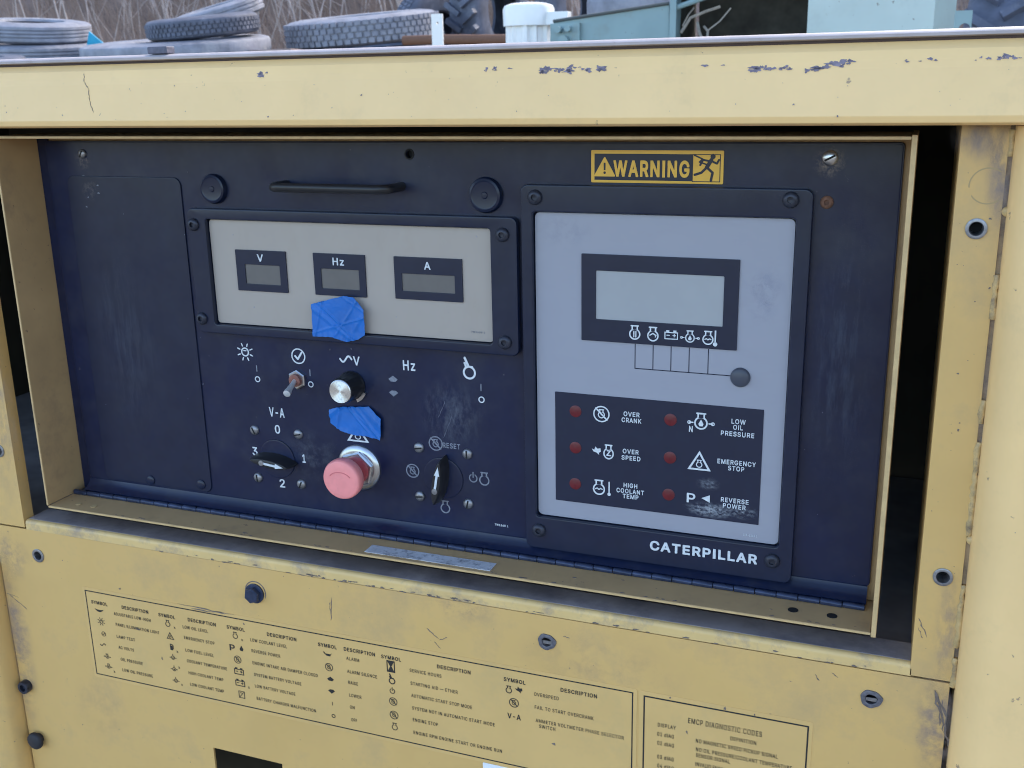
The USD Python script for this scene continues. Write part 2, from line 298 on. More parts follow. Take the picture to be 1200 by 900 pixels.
# line drawings in a unit square, (-1..1): strokes and fills
def ln(*pts, w=.16): return LineString(pts).buffer(w / 2, quad_segs=3)
def circ(x, y, r, w=.16): c = Point(x, y).buffer(r, quad_segs=8); return c.difference(Point(x, y).buffer(r - w, quad_segs=8))
def dot(x, y, r): return Point(x, y).buffer(r, quad_segs=6)
def engine(w=.17): return unary_union([circ(0, -.15, .72, w).difference(box(-.3, .4, .3, .8)), ln((-.32, .5), (-.32, .85), w=w), ln((.32, .5), (.32, .85), w=w), ln((-.45, .9), (.45, .9), w=w)])
def drop(x, y, r): return Polygon([(x, y + r * 1.7), (x + r * .9, y), (x + r * .6, y - r * .8), (x - r * .6, y - r * .8), (x - r * .9, y)]).buffer(r * .12)
def icon(kind):
    if kind == 'lamp': return unary_union([circ(0, 0, .5, .15)] + [ln((.68 * math.cos(a), .68 * math.sin(a)), (.98 * math.cos(a), .98 * math.sin(a)), w=.13) for a in np.arange(8) * math.pi / 4 + .39] + [ln((-.15, .15), (.15, .15), w=.12)])
    if kind == 'check': return unary_union([circ(0, 0, 1, .16), ln((-.45, 0), (-.1, -.38), (.5, .48), w=.24)])
    if kind == 'one': return ln((0, -.8), (0, .8), w=.3)
    if kind == 'zero': return circ(0, 0, .9, .3)
    if kind == 'sine': return ln(*[(x, .42 * math.sin(-x * 3.1 + math.pi)) for x in np.linspace(-1, 1, 31)], w=.26)
    if kind == 'crank': return unary_union([circ(0, 0, 1, .15), affinity.scale(engine(.2), .6, .6, origin=(0, 0)), ln((-.68, .68), (.68, -.68), w=.17)])
    if kind == 'engine': return engine()
    if kind == 'enginegauge': return unary_union([engine(), ln((-.4, -.15), (-.2, -.05), (0, -.2), (.2, -.05), (.4, -.15), w=.13)])
    if kind == 'enginehour': return unary_union([engine(), ln((-.12, -.5), (-.12, .2), w=.14), ln((.14, -.5), (.14, .2), w=.14)])
    if kind == 'enginerpm': return unary_union([engine(), ln((-.38, -.1), (0, .15), (.38, -.1), w=.14), ln((.3, -.3), (.4, -.05), w=.12)])
    if kind == 'oil': return unary_union([engine(), drop(0, -.25, .26), ln((-1.2, -.15), (-.85, -.15), w=.14), ln((.85, -.15), (1.2, -.15), w=.14), circ(-1.25, -.15, .2, .1), circ(1.25, -.15, .2, .1)])
    if kind == 'battery': return unary_union([box(-1, -.6, 1, .5).difference(box(-.86, -.46, .86, .36)), box(-.75, .5, -.3, .75), box(.3, .5, .75, .75), ln((-.65, 0), (-.25, 0), w=.12), ln((.25, 0), (.65, 0), w=.12), ln((.45, -.2), (.45, .2), w=.12)])
    if kind == 'thermo': return unary_union([affinity.translate(icon('enginegauge'), -.35, 0), ln((.85, -.5), (.85, .8), w=.16), dot(.85, -.65, .2)])
    if kind == 'speed': return unary_union([affinity.translate(affinity.scale(engine(), .85, .95), .6, 0), ln((.45, .2), (.8, .2), (.4, -.35), (.85, -.35), w=.14), Polygon([(-1.35, .25), (-1.05, .15), (-.95, .55), (-.7, .3), (-.35, .4), (-.3, 0), (-.55, -.15), (-.5, -.4), (-.8, -.15), (-1.15, -.05)])])
    if kind == 'lowoil': return unary_union([icon('oil'), ln((-1.2, -.6), (-1.2, -1.2), w=.1), ln((-.9, -.6), (-.9, -1.2), w=.1), ln((-1.2, -.6), (-.9, -1.2), w=.1)])
    if kind == 'stop': return unary_union([Polygon([(-1, -.8), (1, -.8), (0, .95)]).difference(Polygon([(-.72, -.65), (.72, -.65), (0, .62)])), affinity.translate(affinity.scale(engine(.22), .38, .38, origin=(0, 0)), 0, -.25)])
    if kind == 'ether': return unary_union([circ(0, -.3, .62, .18), ln((-.3, .25), (.3, .25), w=.14), ln((-.3, .15), (-.45, .55), (-.1, .45), w=.16), ln((-.1, .3), (-.4, 1.0), w=.22)])
    if kind == 'power': return unary_union([circ(0, -.05, .8, .2).difference(box(-.3, .3, .3, 1)), ln((0, .1), (0, 1), w=.2)])
    if kind == 'hour': return unary_union([box(-.7, -1, .7, 1).difference(box(-.55, -.85, .55, .85)), Polygon([(-.55, .85), (.55, .85), (.1, 0), (.55, -.85), (-.55, -.85), (-.1, 0)])])
    if kind == 'arc': return Polygon([(x, -.3 + .55 * x * x) for x in np.linspace(-1, 1, 9)] + [(x, .1 + .15 * x * x) for x in np.linspace(1, -1, 9)]).buffer(0)
    if kind == 'horn': return unary_union([Polygon([(-1, .6), (-.6, .1), (.6, .1), (.9, .4), (.5, -.35), (-.3, -.35), (-1, .2)]).buffer(0)])
    if kind == 'up': return Polygon([(-1, 0), (0, .7), (1, 0), (.5, -.5), (-.5, -.5)])
    if kind == 'down': return Polygon([(-1, .1), (-.4, .5), (.5, .5), (1, .1), (0, -.7)])
    if kind == 'fuel': return unary_union([box(-.5, -.9, .3, .9).difference(box(-.3, .3, .1, .7)), ln((.5, -.5), (.5, .5), w=.15)])
    if kind == 'valve': return unary_union([circ(0, 0, .55, .15), ln((-1, 0), (-.55, 0), w=.15), ln((.55, 0), (1, 0), w=.15), ln((0, .55), (0, 1), w=.15), drop(0, -.1, .18)])
    if kind == 'boxslash': return unary_union([box(-.8, -.9, .8, .9).difference(box(-.66, -.76, .66, .76)), ln((-.5, -.6), (.5, .6), w=.14), ln((-.4, .4), (.1, .4), w=.12)])
    if kind == 'person':
        return unary_union([dot(.35, .72, .17), ln((.25, .5), (-.05, .0), w=.26), ln((.2, .45), (.62, .25), (.75, .5), w=.13), ln((.15, .4), (-.3, .5), (-.5, .15), w=.13), ln((-.05, 0), (.35, -.35), (.25, -.85), w=.16), ln((-.05, 0), (-.4, -.35), (-.85, -.5), w=.16), ln((-.9, .8), (-.35, .55), (-.55, .35), (-.1, .2), w=.1)])
def sym(kind, p, s, y, t=0.0003):
    """A printed symbol, half-height s, centred on p on the plane y."""
    return stand(ext(affinity.scale(icon(kind), s, s, origin=(0, 0)), t), p[0], p[1], y)

# ================================================================== GROUND AND HILL
GZ = -1.55
def ground_z(x, y):
    x, y = np.asarray(x, float), np.asarray(y, float)
    s = lambda a, b: (lambda t: t * t * (3 - 2 * t))(np.clip((y - a) / (b - a), 0, 1))
    z = GZ + (GZ * -1 + 0.02) * s(1.35, 2.5) + 0.10 * s(4, 9) + np.maximum(0, y - 10.5) * 0.62 * s(9.5, 15)
    nn = meshkit.fbm(np.stack([x * .6, y * .6, x * 0], -1), 4, 3) - .5
    return z + nn * (0.06 + 0.6 * s(10, 18))
def grid(x0, x1, nx, ys):
    X, Y = np.meshgrid(np.linspace(x0, x1, nx), ys); Z = ground_z(X, Y)
    v = np.stack([X, Y, Z], -1).reshape(-1, 3); ny = len(ys)
    i, j = np.meshgrid(np.arange(ny - 1), np.arange(nx - 1), indexing='ij'); a = (i * nx + j).ravel()
    return tm(v, np.vstack([np.stack([a, a + 1, a + nx + 1], 1), np.stack([a, a + nx + 1, a + nx], 1)]))
m_dirt = mat('dry_dirt', (0.15, 0.125, 0.10), 0.95, var=0.35, scale=4, bump=0.01, bscale=30, dirt=(0.12, 0.11, 0.08), dirt_amt=0.8, dirt_scale=1.2, dirt_lo=0.5)
m_hill = mat('winter_hillside', (0.27, 0.20, 0.17), 0.95, var=0.35, scale=2.2, bump=0.03, bscale=14, dirt=(0.16, 0.12, 0.115), dirt_amt=0.85, dirt_scale=1.6, dirt_lo=0.47)
obj('ground', grid(-60, 60, 161, np.concatenate([np.linspace(-80, -4, 20), np.linspace(-3, 10, 70)])), m_dirt, smooth=True, kind='structure')
obj('hillside', grid(-60, 60, 241, np.concatenate([np.linspace(10, 22, 50), np.linspace(22.6, 70, 36)])), m_hill, smooth=True, kind='structure')

# ================================================================== GENERATOR HOUSING
hz = thing('generator_housing', 'faded yellow sheet metal generator housing with overhanging hood and corner posts around the control opening', 'generator', (0, 0, GZ))
YW = -.05
# hood fascia: bent sheet, lower edge turned in, upper edge folded to the roof
XL, XR = -1.02, 0.62
fas = [(-.060, .0755), (-.0745, .0750), (-.0785, .0765), (-.0800, .0800), (-.0752, .1100), (-.0738, .1150), (-.0712, .1212), (-.0668, .1262), (-.0615, .1280), (-.050, .1284)]
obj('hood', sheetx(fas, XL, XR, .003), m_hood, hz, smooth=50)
obj('hood_seam', sweepx([(-.0680, .1275), (-.0680, .1293), (-.03, .1293), (-.03, .1275)], XL + .001, XR - .001), m_seam, hz, smooth=False)
roof = [(-.0685, .1294), (-.0713, .1303), (-.0718, .1322), (-.0700, .1338), (-.064, .1346), (.4, .150), (1.15, .165), (1.15, .1600), (.4, .1450), (-.06, .1294)]
obj('roof', sweepx(roof, XL - .004, XR + .004), m_rooflip, hz, smooth=35)
# chips along the top bend of the hood and the crack in its paint
def on_hood(m):
    v = np.array(m.vertices); p = np.array(fas[3:])
    v[:, 1] += np.interp(v[:, 2], p[:, 1], p[:, 0]) - .0016
    return tm(v, m.faces)
chip_bands = [((0.0338, 0.1173), (0.0820, 0.1181), 26, .0016), ((0.1878, 0.1151), (0.2175, 0.1150), 13, .0014), ((0.2220, 0.1143), (0.2343, 0.1146), 7, .0016), ((0.2364, 0.1162), (0.2560, 0.1174), 9, .0018), ((0.3300, 0.1182), (0.3380, 0.1185), 3, .0010), ((0.3439, 0.1189), (0.3566, 0.1190), 7, .0011), ((-0.0208, 0.1179), (0.0123, 0.1190), 7, .0011), ((0.1495, 0.1177), (0.1702, 0.1183), 4, .0008), ((-0.2130, 0.1194), (-0.1983, 0.1198), 5, .0016), ((0.2869, 0.1182), (0.3117, 0.1181), 6, .0010)]
cm = []
for i, (a, b, n, s) in enumerate(chip_bands):
    r = random.Random(i + 40)
    for k in range(n):
        t = r.random(); k_ = r.uniform(.35, 1.25)
        cm.append(blob(a[0] + (b[0] - a[0]) * t, min(.1200, a[1] + (b[1] - a[1]) * t - .003 + r.uniform(-1, 1) * s * .9), s * k_ * r.uniform(.8, 2.2), s * k_ * r.uniform(.5, 1.1), 0, 1000 + i * 50 + k, n=14, rough=.6))
cm += flecks(-.6, .40, .080, .112, 0, 50, .0002, .0007, 11)
obj('paint_chips', on_hood(cat(cm)), m_chip, hz, smooth=False, kind='stuff')
crack = [(-0.3941, 0.1203), (-0.3924, 0.1131), (-0.3877, 0.1072), (-0.3866, 0.0971), (-0.3825, 0.0869)]
obj('paint_crack', on_hood(cat([scratch(crack[i], crack[i + 1], .0004, 0, 60 + i) for i in range(4)])), m_scr, hz, smooth=False)
# posts of the opening, flush with the wall, with rivet nuts let into them
def rivet_nut(p, y, parent, r=.0072, hole=.0044, material=m_steel, name='rivet_nut'):
    prof = [(r, 0), (r, .0009), (r - .0008, .0013), (hole + .0006, .0013), (hole, .0006), (hole * .96, -.012)]
    obj(name, lathe(prof, p[0], p[1], y, 24, cap=False), material, parent, smooth=40)
    obj('nut_bore', lathe([(hole * 1.4, -.0125), (hole * 1.4, -.0122), (1e-7, -.0122)], p[0], p[1], y, 16), m_void, parent)
RP, RP2 = (0.3418, 0.0029), (0.3432, -0.2608)
LP = (-0.5911, -0.2613)
zt, zb = .0735, -.3482
post_r = box(.3265, zb, .3566, .128).difference(unary_union([Point(q).buffer(.0062, quad_segs=6) for q in (RP, RP2)]))
obj('post', plate(post_r, YW, .003), m_yellow, hz, smooth=False)
obj('post_return', bx(.3265, .3295, YW + .003, .10, zb, .12), m_yellow, hz, smooth=False)
post_l = box(-.7600, -.3472, -.5718, .128).difference(Point(LP).buffer(.0062, quad_segs=6))
obj('post', plate(post_l, YW, .003), m_yellow, hz, smooth=False)
obj('post_return', bx(-.5748, -.5718, YW + .003, -.036, -.3472, .12), m_yellow, hz, smooth=False)
obj('weld_fillet', bx(.3566, .3606, YW + .0025, YW + .006, -.3455, .0725), m_fillet, hz, smooth=False)
for q in (RP, RP2, LP): rivet_nut(q, YW, hz)
# corner columns standing proud of the wall, with rounded edges
def column(x0, x1, left):
    r = .024; yf = -.076
    pts = [(x0, -.012)] + [(x0 + r - r * math.cos(a), yf + r - r * math.sin(a)) for a in np.linspace(0, math.pi / 2, 14)]
    pts += [(x1, yf), (x1, -.012)]
    p = np.array(pts)
    if not left: pass
    R = [np.stack([p[:, 0], p[:, 1], np.full(len(p), z)], 1) for z in (-.95, .0725)]
    return loft(R, True, True)
colr = column(.3598, .62, True)
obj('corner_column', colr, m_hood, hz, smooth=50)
v = np.array(column(.6165, 1.02, True).vertices); cl = column(.6165, 1.02, True); cl = tm(np.stack([-v[:, 0], v[:, 1], v[:, 2]], 1), cl.faces[:, ::-1])
cz = np.array(cl.vertices); cz[:, 2] = np.where(cz[:, 2] > 0, -.395, cz[:, 2]); cl = tm(cz, cl.faces)
obj('corner_column', cl, m_yellow, hz, smooth=50)
# ragged weld bead between the right post and its column
wb = []
rw = random.Random(5)
for za, zb_ in ((-.352, -.325), (-.318, -.262), (-.225, -.150), (-.137, -.118), (-.06, -.025), (.052, .072)):
    zz = np.arange(za, zb_, .0035)
    pts_ = [(.3581 + rw.uniform(-.0006, .0005), YW + .0004, z) for z in zz]
    obj('weld_bead', tube(pts_, [rw.uniform(.0017, .0030) for _ in zz], 8), m_weld, hz, smooth=True)
for q, s in (((0.3615, 0.0151), .004), ((0.3616, -0.2279), .0042), ((0.3636, -0.3474), .005)):
    m = trimesh.creation.icosphere(2, 1.0); m.apply_scale((s, s * .7, s * .9)); m.apply_translation((q[0] - .001, YW - .0005, q[1])); obj('weld_bead', m, m_weld, hz, smooth=True)
# dark inside behind the opening
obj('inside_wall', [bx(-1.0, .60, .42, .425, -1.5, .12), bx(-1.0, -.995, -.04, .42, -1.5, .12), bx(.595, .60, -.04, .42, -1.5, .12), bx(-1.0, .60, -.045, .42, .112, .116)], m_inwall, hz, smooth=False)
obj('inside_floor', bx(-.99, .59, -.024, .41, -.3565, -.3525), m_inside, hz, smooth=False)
obj('side_wall', bx(XL, XL + .004, -.05, 1.14, GZ + .2, .125), m_yellow, hz, smooth=False)
obj('side_wall', bx(XR - .004, XR, -.05, 1.14, GZ + .2, .125), m_yellow, hz, smooth=False)
obj('skid_base', bx(XL, XR, -.03, 1.14, GZ, GZ + .2), m_plastic, hz, smooth=False)
obj('back_wall', bx(XL + .005, XR - .005, 1.13, 1.14, GZ + .2, .145), m_yellow, hz, smooth=False)
# marks on the right post: a scratched ring, scuffs, chips near its foot
rc = (0.3465, 0.0321)
obj('scuff_mark', [plate(circ(0, 0, 1, .05).intersection(box(-1.1, -1.1, .2, .9)) if False else affinity.translate(affinity.scale(circ(0, 0, 1, .07).difference(box(.1, -.75, 1.2, .75)).difference(box(-1.2, -.6, -.8, -.1)), .0125, .0125, origin=(0, 0)), *rc), YW - .0002, .0002)], m_ring, hz, smooth=False)
obj('scuff_mark', [scratch((0.3292, -0.2977), (0.3361, -0.3134), .0006, YW, 3), scratch((0.3293, -0.3058), (0.3331, -0.3147), .0004, YW, 4), scratch((0.3453, -0.3572), (0.3529, -0.3877), .0012, -.0505, 5)] + flecks(.330, .357, -.34, .06, YW, 26, .0002, .0008, 21), m_scr, hz, smooth=False, kind='stuff')
obj('paint_chips', flecks(.375, .60, -.5, .05, -.076, 16, .0003, .0010, 22), m_chip, hz, smooth=False, kind='stuff')

for c_, rx, rz, am, lo in (((0.3545, 0.0425), .012, .05, .85, .36), ((0.3628, -0.1260), .010, .10, .7, .42), ((0.3501, -0.3057), .012, .06, .6, .42), ((0.3391, 0.0650), .022, .02, .7, .38), ((-0.5843, -0.2150), .03, .12, .5, .44)):
    smudge('grime_stain', c_, rx, rz, YW, (0.20, 0.155, 0.14), am, hz, 60, lo, (1, 1, .45))
# ================================================================== LOWER SERVICE PANEL
lp = thing('service_panel', 'worn yellow lower service panel below the control box carrying the symbol label', 'access panel', (0, 0, -.85))
xa, xb = -.5700, .3272
H1, H2, H3 = (-0.5587, -0.3783), (0.0244, -0.3748), (0.2996, -0.3751)
slot0, slot1 = (-0.3541, -0.5711), (-0.2686, -0.5636)
low = Polygon([(-.6150, -.86), (.3560, -.86), (.3560, -.3500), (-.6150, -.3490)])
low = low.difference(unary_union([Point(H1).buffer(.0062, quad_segs=6), Point(H2).buffer(.0060, quad_segs=6), Point(H3).buffer(.0060, quad_segs=6), box(slot0[0], slot0[1] - .055, slot1[0], slot0[1])]))
obj('panel_face', plate(low, YW, .0025), m_yellow, lp, smooth=False)
roll = [(-.0488, -.3490), (-.0488, -.3425)] + [(-.0488 + .0030 - .0030 * math.cos(a), -.3425 + .0030 * math.sin(a)) for a in np.linspace(.2, math.pi / 2, 7)] + [(-.018, -.3395), (-.018, -.350)]
obj('top_fold', sheetx(roll, xa, xb, .0024), m_fold, lp, smooth=60)
obj('top_ledge', bx(xa + .001, xb - .001, -.0452, -.0170, -.3382, -.3379), m_ledge, lp, smooth=False)
rivet_nut(H1, YW, lp, .0078, .0046, m_steel)
for q in (H2, H3):
    prof = [(.0086, 0), (.0083, .0010), (.0060, .0018), (.0047, .0010), (.0046, -.006)]
    m = lathe(prof, q[0], q[1], YW, 26, cap=False); vv = np.array(m.vertices); a = np.arctan2(vv[:, 2] - q[1], vv[:, 0] - q[0]); k = 1 + .05 * np.sin(3 * a + 1) + .03 * np.sin(7 * a)
    vv[:, 0] = q[0] + (vv[:, 0] - q[0]) * k; vv[:, 2] = q[1] + (vv[:, 2] - q[1]) * k * .92
    fs = obj('clip_fastener', tm(vv, m.faces), m_clip, lp, smooth=50)
    obj('spring_leaf', bx(q[0] - .0042, q[0] + .0042, YW + .0005, YW + .0015, q[1] - .0025, q[1] + .0006), m_steel, fs, smooth=False)
    obj('nut_bore', lathe([(.007, -.0065), (1e-7, -.0065)], q[0], q[1], YW, 16), m_void, lp)
bq = (-0.2822, -0.3775)
bolt = obj('bolt', hexa(bq[0], bq[1], YW - .0022, .0082, .0062, .35), m_bolt, lp, smooth=False)
obj('washer', lathe([(.0104, 0), (.0104, .0018), (.0098, .0022), (.006, .0022)], bq[0], bq[1], YW, 26), m_bolt, bolt, smooth=40)
obj('scratched_ring', plate(affinity.translate(affinity.scale(circ(0, 0, 1, .09).difference(box(-.3, -1.3, .9, -.2)), .0122, .0122, origin=(0, 0)), bq[0] + .0006, bq[1] + .001), YW - .0002, .0002), m_scr, bolt, smooth=False)
# scratches, stains and chips
marks = [scratch((-0.6090, -0.4336), (-0.5871, -0.4477), .0005, YW, 31), scratch((-0.6137, -0.4323), (-0.5969, -0.4347), .0003, YW, 32), scratch((-0.1952, -0.3677), (-0.1971, -0.3927), .0006, YW, 33), scratch((-0.1975, -0.3736), (-0.1973, -0.3826), .0004, YW, 34), scratch((-0.0944, -0.3825), (-0.0825, -0.3919), .0005, YW, 35), scratch((-0.0817, -0.3927), (-0.0737, -0.3885), .0004, YW, 36), scratch((-0.0871, -0.3954), (-0.0812, -0.4015), .0004, YW, 37), scratch((0.2551, -0.3616), (0.2588, -0.3671), .0006, YW, 38), scratch((0.2682, -0.3574), (0.2731, -0.3611), .0004, YW, 39),
         scratch((0.3488, -0.3618), (0.3554, -0.3948), .0012, YW, 41), scratch((0.3516, -0.3650), (0.3601, -0.4054), .0016, YW, 42), scratch((0.0397, -0.3660), (0.0460, -0.3674), .0004, YW, 43)]
marks += flecks(-.60, .34, -.66, -.352, YW, 80, .0002, .0007, 44)
obj('scratches', marks, m_scr, lp, smooth=False, kind='stuff')
tl = [((-0.4212, -0.3338), (-0.2768, -0.3333), 10), ((-0.2480, -0.3381), (-0.1635, -0.3375), 14), ((-0.1545, -0.3387), (-0.0413, -0.3395), 18), ((-0.0083, -0.3391), (0.1164, -0.3398), 9), ((0.1458, -0.3402), (0.3223, -0.3444), 8)]
tc = []
for i, (a, b, n) in enumerate(tl):
    r = random.Random(i + 90)
    for k in range(n):
        t = r.random(); tc.append(blob(a[0] + (b[0] - a[0]) * t, -.3475 + r.uniform(-.0015, .001), r.uniform(.0006, .0035), r.uniform(.0003, .0008), -.0502, 2000 + 40 * i + k, n=12))
obj('edge_chips', tc, m_scr, lp, smooth=False, kind='stuff')
for c_, rx, rz, am, lo, sc_ in (((-0.6094, -0.5008), .026, .12, .75, .40, 45), ((-0.6018, -0.3837), .035, .035, .6, .42, 60), ((0.3499, -0.3883), .022, .06, .75, .42, 60), ((-0.0587, -0.3553), .05, .02, .35, .46, 70), ((-0.2101, -0.4637), .12, .06, .28, .46, 30), ((0.0712, -0.3897), .10, .04, .25, .46, 40), ((-0.4994, -0.5544), .05, .06, .2, .45, 50)):
    smudge('grime_stain', c_, rx, rz, YW, (0.20, 0.145, 0.125), am, lp, sc_, lo)
# bolt and rubber stopper by the left corner column
q = (-0.6043, -0.5468)
hb = obj('socket_bolt', lathe([(.0075, 0), (.0078, .0055), (.0070, .0075), (.0042, .0075), (.0036, .0040), (1e-6, .0040)], q[0] - .001, q[1], YW, 24), m_bscrew, lp, smooth=40)
q = (-0.6002, -0.6143)
obj('rubber_stopper', lathe([(.0060, 0), (.0065, .0040), (.0100, .0050), (.0104, .0070), (.0095, .0095), (.0060, .0110), (1e-6, .0114)], q[0] + .001, q[1], YW, 26), m_rubber, lp, smooth=50)

# ================================================================== SYMBOL LABEL AND CODE LABEL
YL = YW - .0003
def label_line(pts, w, y, parent, name='border'):
    obj(name, plate(LineString(pts).buffer(w / 2, cap_style=3, join_style=2), y - .0002, .0002), m_ink, parent, smooth=False)
s1 = thing('symbol_label', 'wide yellow symbol label with black border and columns of icons and descriptions', 'label', (-.2, YW, -.5))
A, B, D = (-0.5005, -0.4105), (0.1035, -0.4094), (-0.4990, -0.5105)
x0, x1, z1, z0 = (A[0] + D[0]) / 2, B[0], (A[1] + B[1]) / 2, D[1]
obj('label_film', plate(Polygon(rr(x0 - .0038, x1 + .0040, z0 - .0042, z1 + .0042, .002)), YL, .0003), m_sticker, s1, smooth=False)
label_line([(x0, z0), (x1, z0), (x1, z1), (x0, z1), (x0, z0)], .0011, YL, s1)
hd = [('SYMBOL', (-0.4934, -0.4224), (-0.4720, -0.4221)), ('DESCRIPTION', (-0.4528, -0.4227), (-0.4184, -0.4211)), ('SYMBOL', (-0.4053, -0.4223), (-0.3844, -0.4221)), ('DESCRIPTION', (-0.3681, -0.4220), (-0.3338, -0.4212)), ('SYMBOL', (-0.3203, -0.4213), (-0.2990, -0.4212)), ('DESCRIPTION', (-0.2723, -0.4214), (-0.2384, -0.4205)), ('SYMBOL', (-0.2136, -0.4213), (-0.1929, -0.4212)), ('DESCRIPTION', (-0.1848, -0.4215), (-0.1508, -0.4204)), ('SYMBOL', (-0.1440, -0.4212), (-0.1230, -0.4212)), ('DESCRIPTION', (-0.0851, -0.4213), (-0.0510, -0.4200)), ('SYMBOL', (-0.0178, -0.4210), (0.0033, -0.4199)), ('DESCRIPTION', (0.0371, -0.4207), (0.0711, -0.4201))]
for s, a, b in hd: obj('heading', text(s, a, b, YL, .0037, True), m_ink, s1, smooth=False)
rows = [('ADJUSTABLE LOW-HIGH', (-0.4645, -0.4322), (-0.4166, -0.4305)), ('PANEL ILLUMINATION LIGHT', (-0.4639, -0.4448), (-0.4071, -0.4433)), ('LAMP TEST', (-0.4648, -0.4591), (-0.4409, -0.4582)), ('AC VOLTS', (-0.4643, -0.4719), (-0.4440, -0.4712)), ('OIL PRESSURE', (-0.4635, -0.4865), (-0.4345, -0.4852)), ('LOW OIL PRESSURE', (-0.4634, -0.4993), (-0.4230, -0.4981)),
        ('LOW OIL LEVEL', (-0.3756, -0.4316), (-0.3444, -0.4307)), ('EMERGENCY STOP', (-0.3755, -0.4440), (-0.3379, -0.4431)), ('LOW FUEL LEVEL', (-0.3755, -0.4587), (-0.3403, -0.4578)), ('COOLANT TEMPERATURE', (-0.3752, -0.4712), (-0.3255, -0.4702)), ('HIGH COOLANT TEMP', (-0.3748, -0.4852), (-0.3316, -0.4842)), ('LOW COOLANT TEMP', (-0.3746, -0.4990), (-0.3322, -0.4978)),
        ('LOW COOLANT LEVEL', (-0.2930, -0.4311), (-0.2501, -0.4308)), ('REVERSE POWER', (-0.2927, -0.4436), (-0.2590, -0.4431)), ('ENGINE INTAKE AIR DAMPER CLOSED', (-0.2929, -0.4574), (-0.2170, -0.4566)), ('SYSTEM BATTERY VOLTAGE', (-0.2924, -0.4710), (-0.2369, -0.4698)), ('LOW BATTERY VOLTAGE', (-0.2927, -0.4843), (-0.2450, -0.4830)), ('BATTERY CHARGER MALFUNCTION', (-0.2920, -0.4985), (-0.2222, -0.4975)),
        ('ALARM', (-0.1827, -0.4310), (-0.1687, -0.4305)), ('ALARM SILENCE', (-0.1827, -0.4449), (-0.1501, -0.4451)), ('RAISE', (-0.1824, -0.4571), (-0.1718, -0.4574)), ('LOWER', (-0.1824, -0.4714), (-0.1689, -0.4714)), ('ON', (-0.1824, -0.4848), (-0.1774, -0.4847)), ('OFF', (-0.1818, -0.4991), (-0.1755, -0.4987)),
        ('SERVICE HOURS', (-0.1142, -0.4308), (-0.0811, -0.4300)), ('STARTING AID — ETHER', (-0.1139, -0.4446), (-0.0649, -0.4439)), ('AUTOMATIC START STOP MODE', (-0.1138, -0.4578), (-0.0507, -0.4572)), ('SYSTEM NOT IN AUTOMATIC START MODE', (-0.1135, -0.4716), (-0.0281, -0.4706)), ('ENGINE STOP', (-0.1134, -0.4843), (-0.0869, -0.4836)), ('ENGINE RPM ENGINE START OR ENGINE RUN', (-0.1133, -0.4986), (-0.0214, -0.4977)),
        ('OVERSPEED', (0.0116, -0.4301), (0.0352, -0.4300)), ('FAIL TO START OVERCRANK', (0.0121, -0.4438), (0.0679, -0.4430)), ('AMMETER VOLTMETER PHASE SELECTOR', (0.0128, -0.4579), (0.0960, -0.4564)), ('SWITCH', (0.0162, -0.4628), (0.0316, -0.4624))]
for s, a, b in rows: obj('lettering', text(s, a, b, YL, .0035), m_ink2, s1, smooth=False)
obj('lettering', text('V-A', (-0.0149, -0.4585), (-0.0019, -0.4574), YL, .0052, True), m_ink, s1, smooth=False)
ics = [('arc', (-0.4840, -0.4312), .0060, 1), ('lamp', (-0.4834, -0.4443), .0048, 0), ('check', (-0.4824, -0.4590), .0028, 0), ('sine', (-0.4855, -0.4725), .0034, 0), ('oil', (-0.4818, -0.4860), .0032, 0), ('oil', (-0.4817, -0.4982), .0032, 0), ('engine', (-0.3946, -0.4310), .0042, 0), ('stop', (-0.3934, -0.4452), .0048, 0), ('fuel', (-0.3930, -0.4581), .0040, 1), ('valve', (-0.3930, -0.4707), .0042, 0), ('valve', (-0.3931, -0.4844), .0042, 0), ('valve', (-0.3927, -0.4980), .0042, 0), ('engine', (-0.3110, -0.4297), .0042, 0), ('crank', (-0.3110, -0.4571), .0044, 0), ('battery', (-0.3107, -0.4709), .0058, 1), ('battery', (-0.3107, -0.4843), .0058, 1), ('boxslash', (-0.3101, -0.4976), .0046, 0),
       ('horn', (-0.2032, -0.4306), .0048, 1), ('crank', (-0.2031, -0.4447), .0044, 0), ('up', (-0.2024, -0.4579), .0038, 1), ('down', (-0.2022, -0.4714), .0038, 1), ('one', (-0.2023, -0.4855), .0020, 0), ('zero', (-0.2020, -0.4994), .0024, 0), ('hour', (-0.1343, -0.4305), .0062, 1), ('ether', (-0.1338, -0.4445), .0056, 1), ('power', (-0.1341, -0.4570), .0036, 0), ('crank', (-0.1338, -0.4686), .0044, 0), ('crank', (-0.1337, -0.4835), .0046, 0), ('engine', (-0.1337, -0.4966), .0044, 0), ('engine', (-0.0131, -0.4308), .0042, 1), ('crank', (-0.0083, -0.4435), .0048, 0)]
for k, p, s, d in ics: obj('symbol', sym(k, p, s, YL), m_ink if d else m_ink2, s1, smooth=False)
obj('symbol', [text('P', (-0.3193, -0.4443), (-0.3130, -0.4442), YL, .0066, True), sym('drop', (-0.3049, -0.4437), .004, YL) if False else stand(ext(affinity.scale(drop(0, -.1, .5), .0042, .0042, origin=(0, 0)), .0003), *(-0.3049, -0.4437), YL)], m_ink, s1, smooth=False)
obj('symbol', stand(ext(affinity.scale(affinity.translate(icon('speed').intersection(box(-1.5, -.6, -.25, .7)), .8, 0), .0065, .0065, origin=(0, 0)), .0003), *(-0.0032, -0.4295), YL), m_ink, s1, smooth=False)
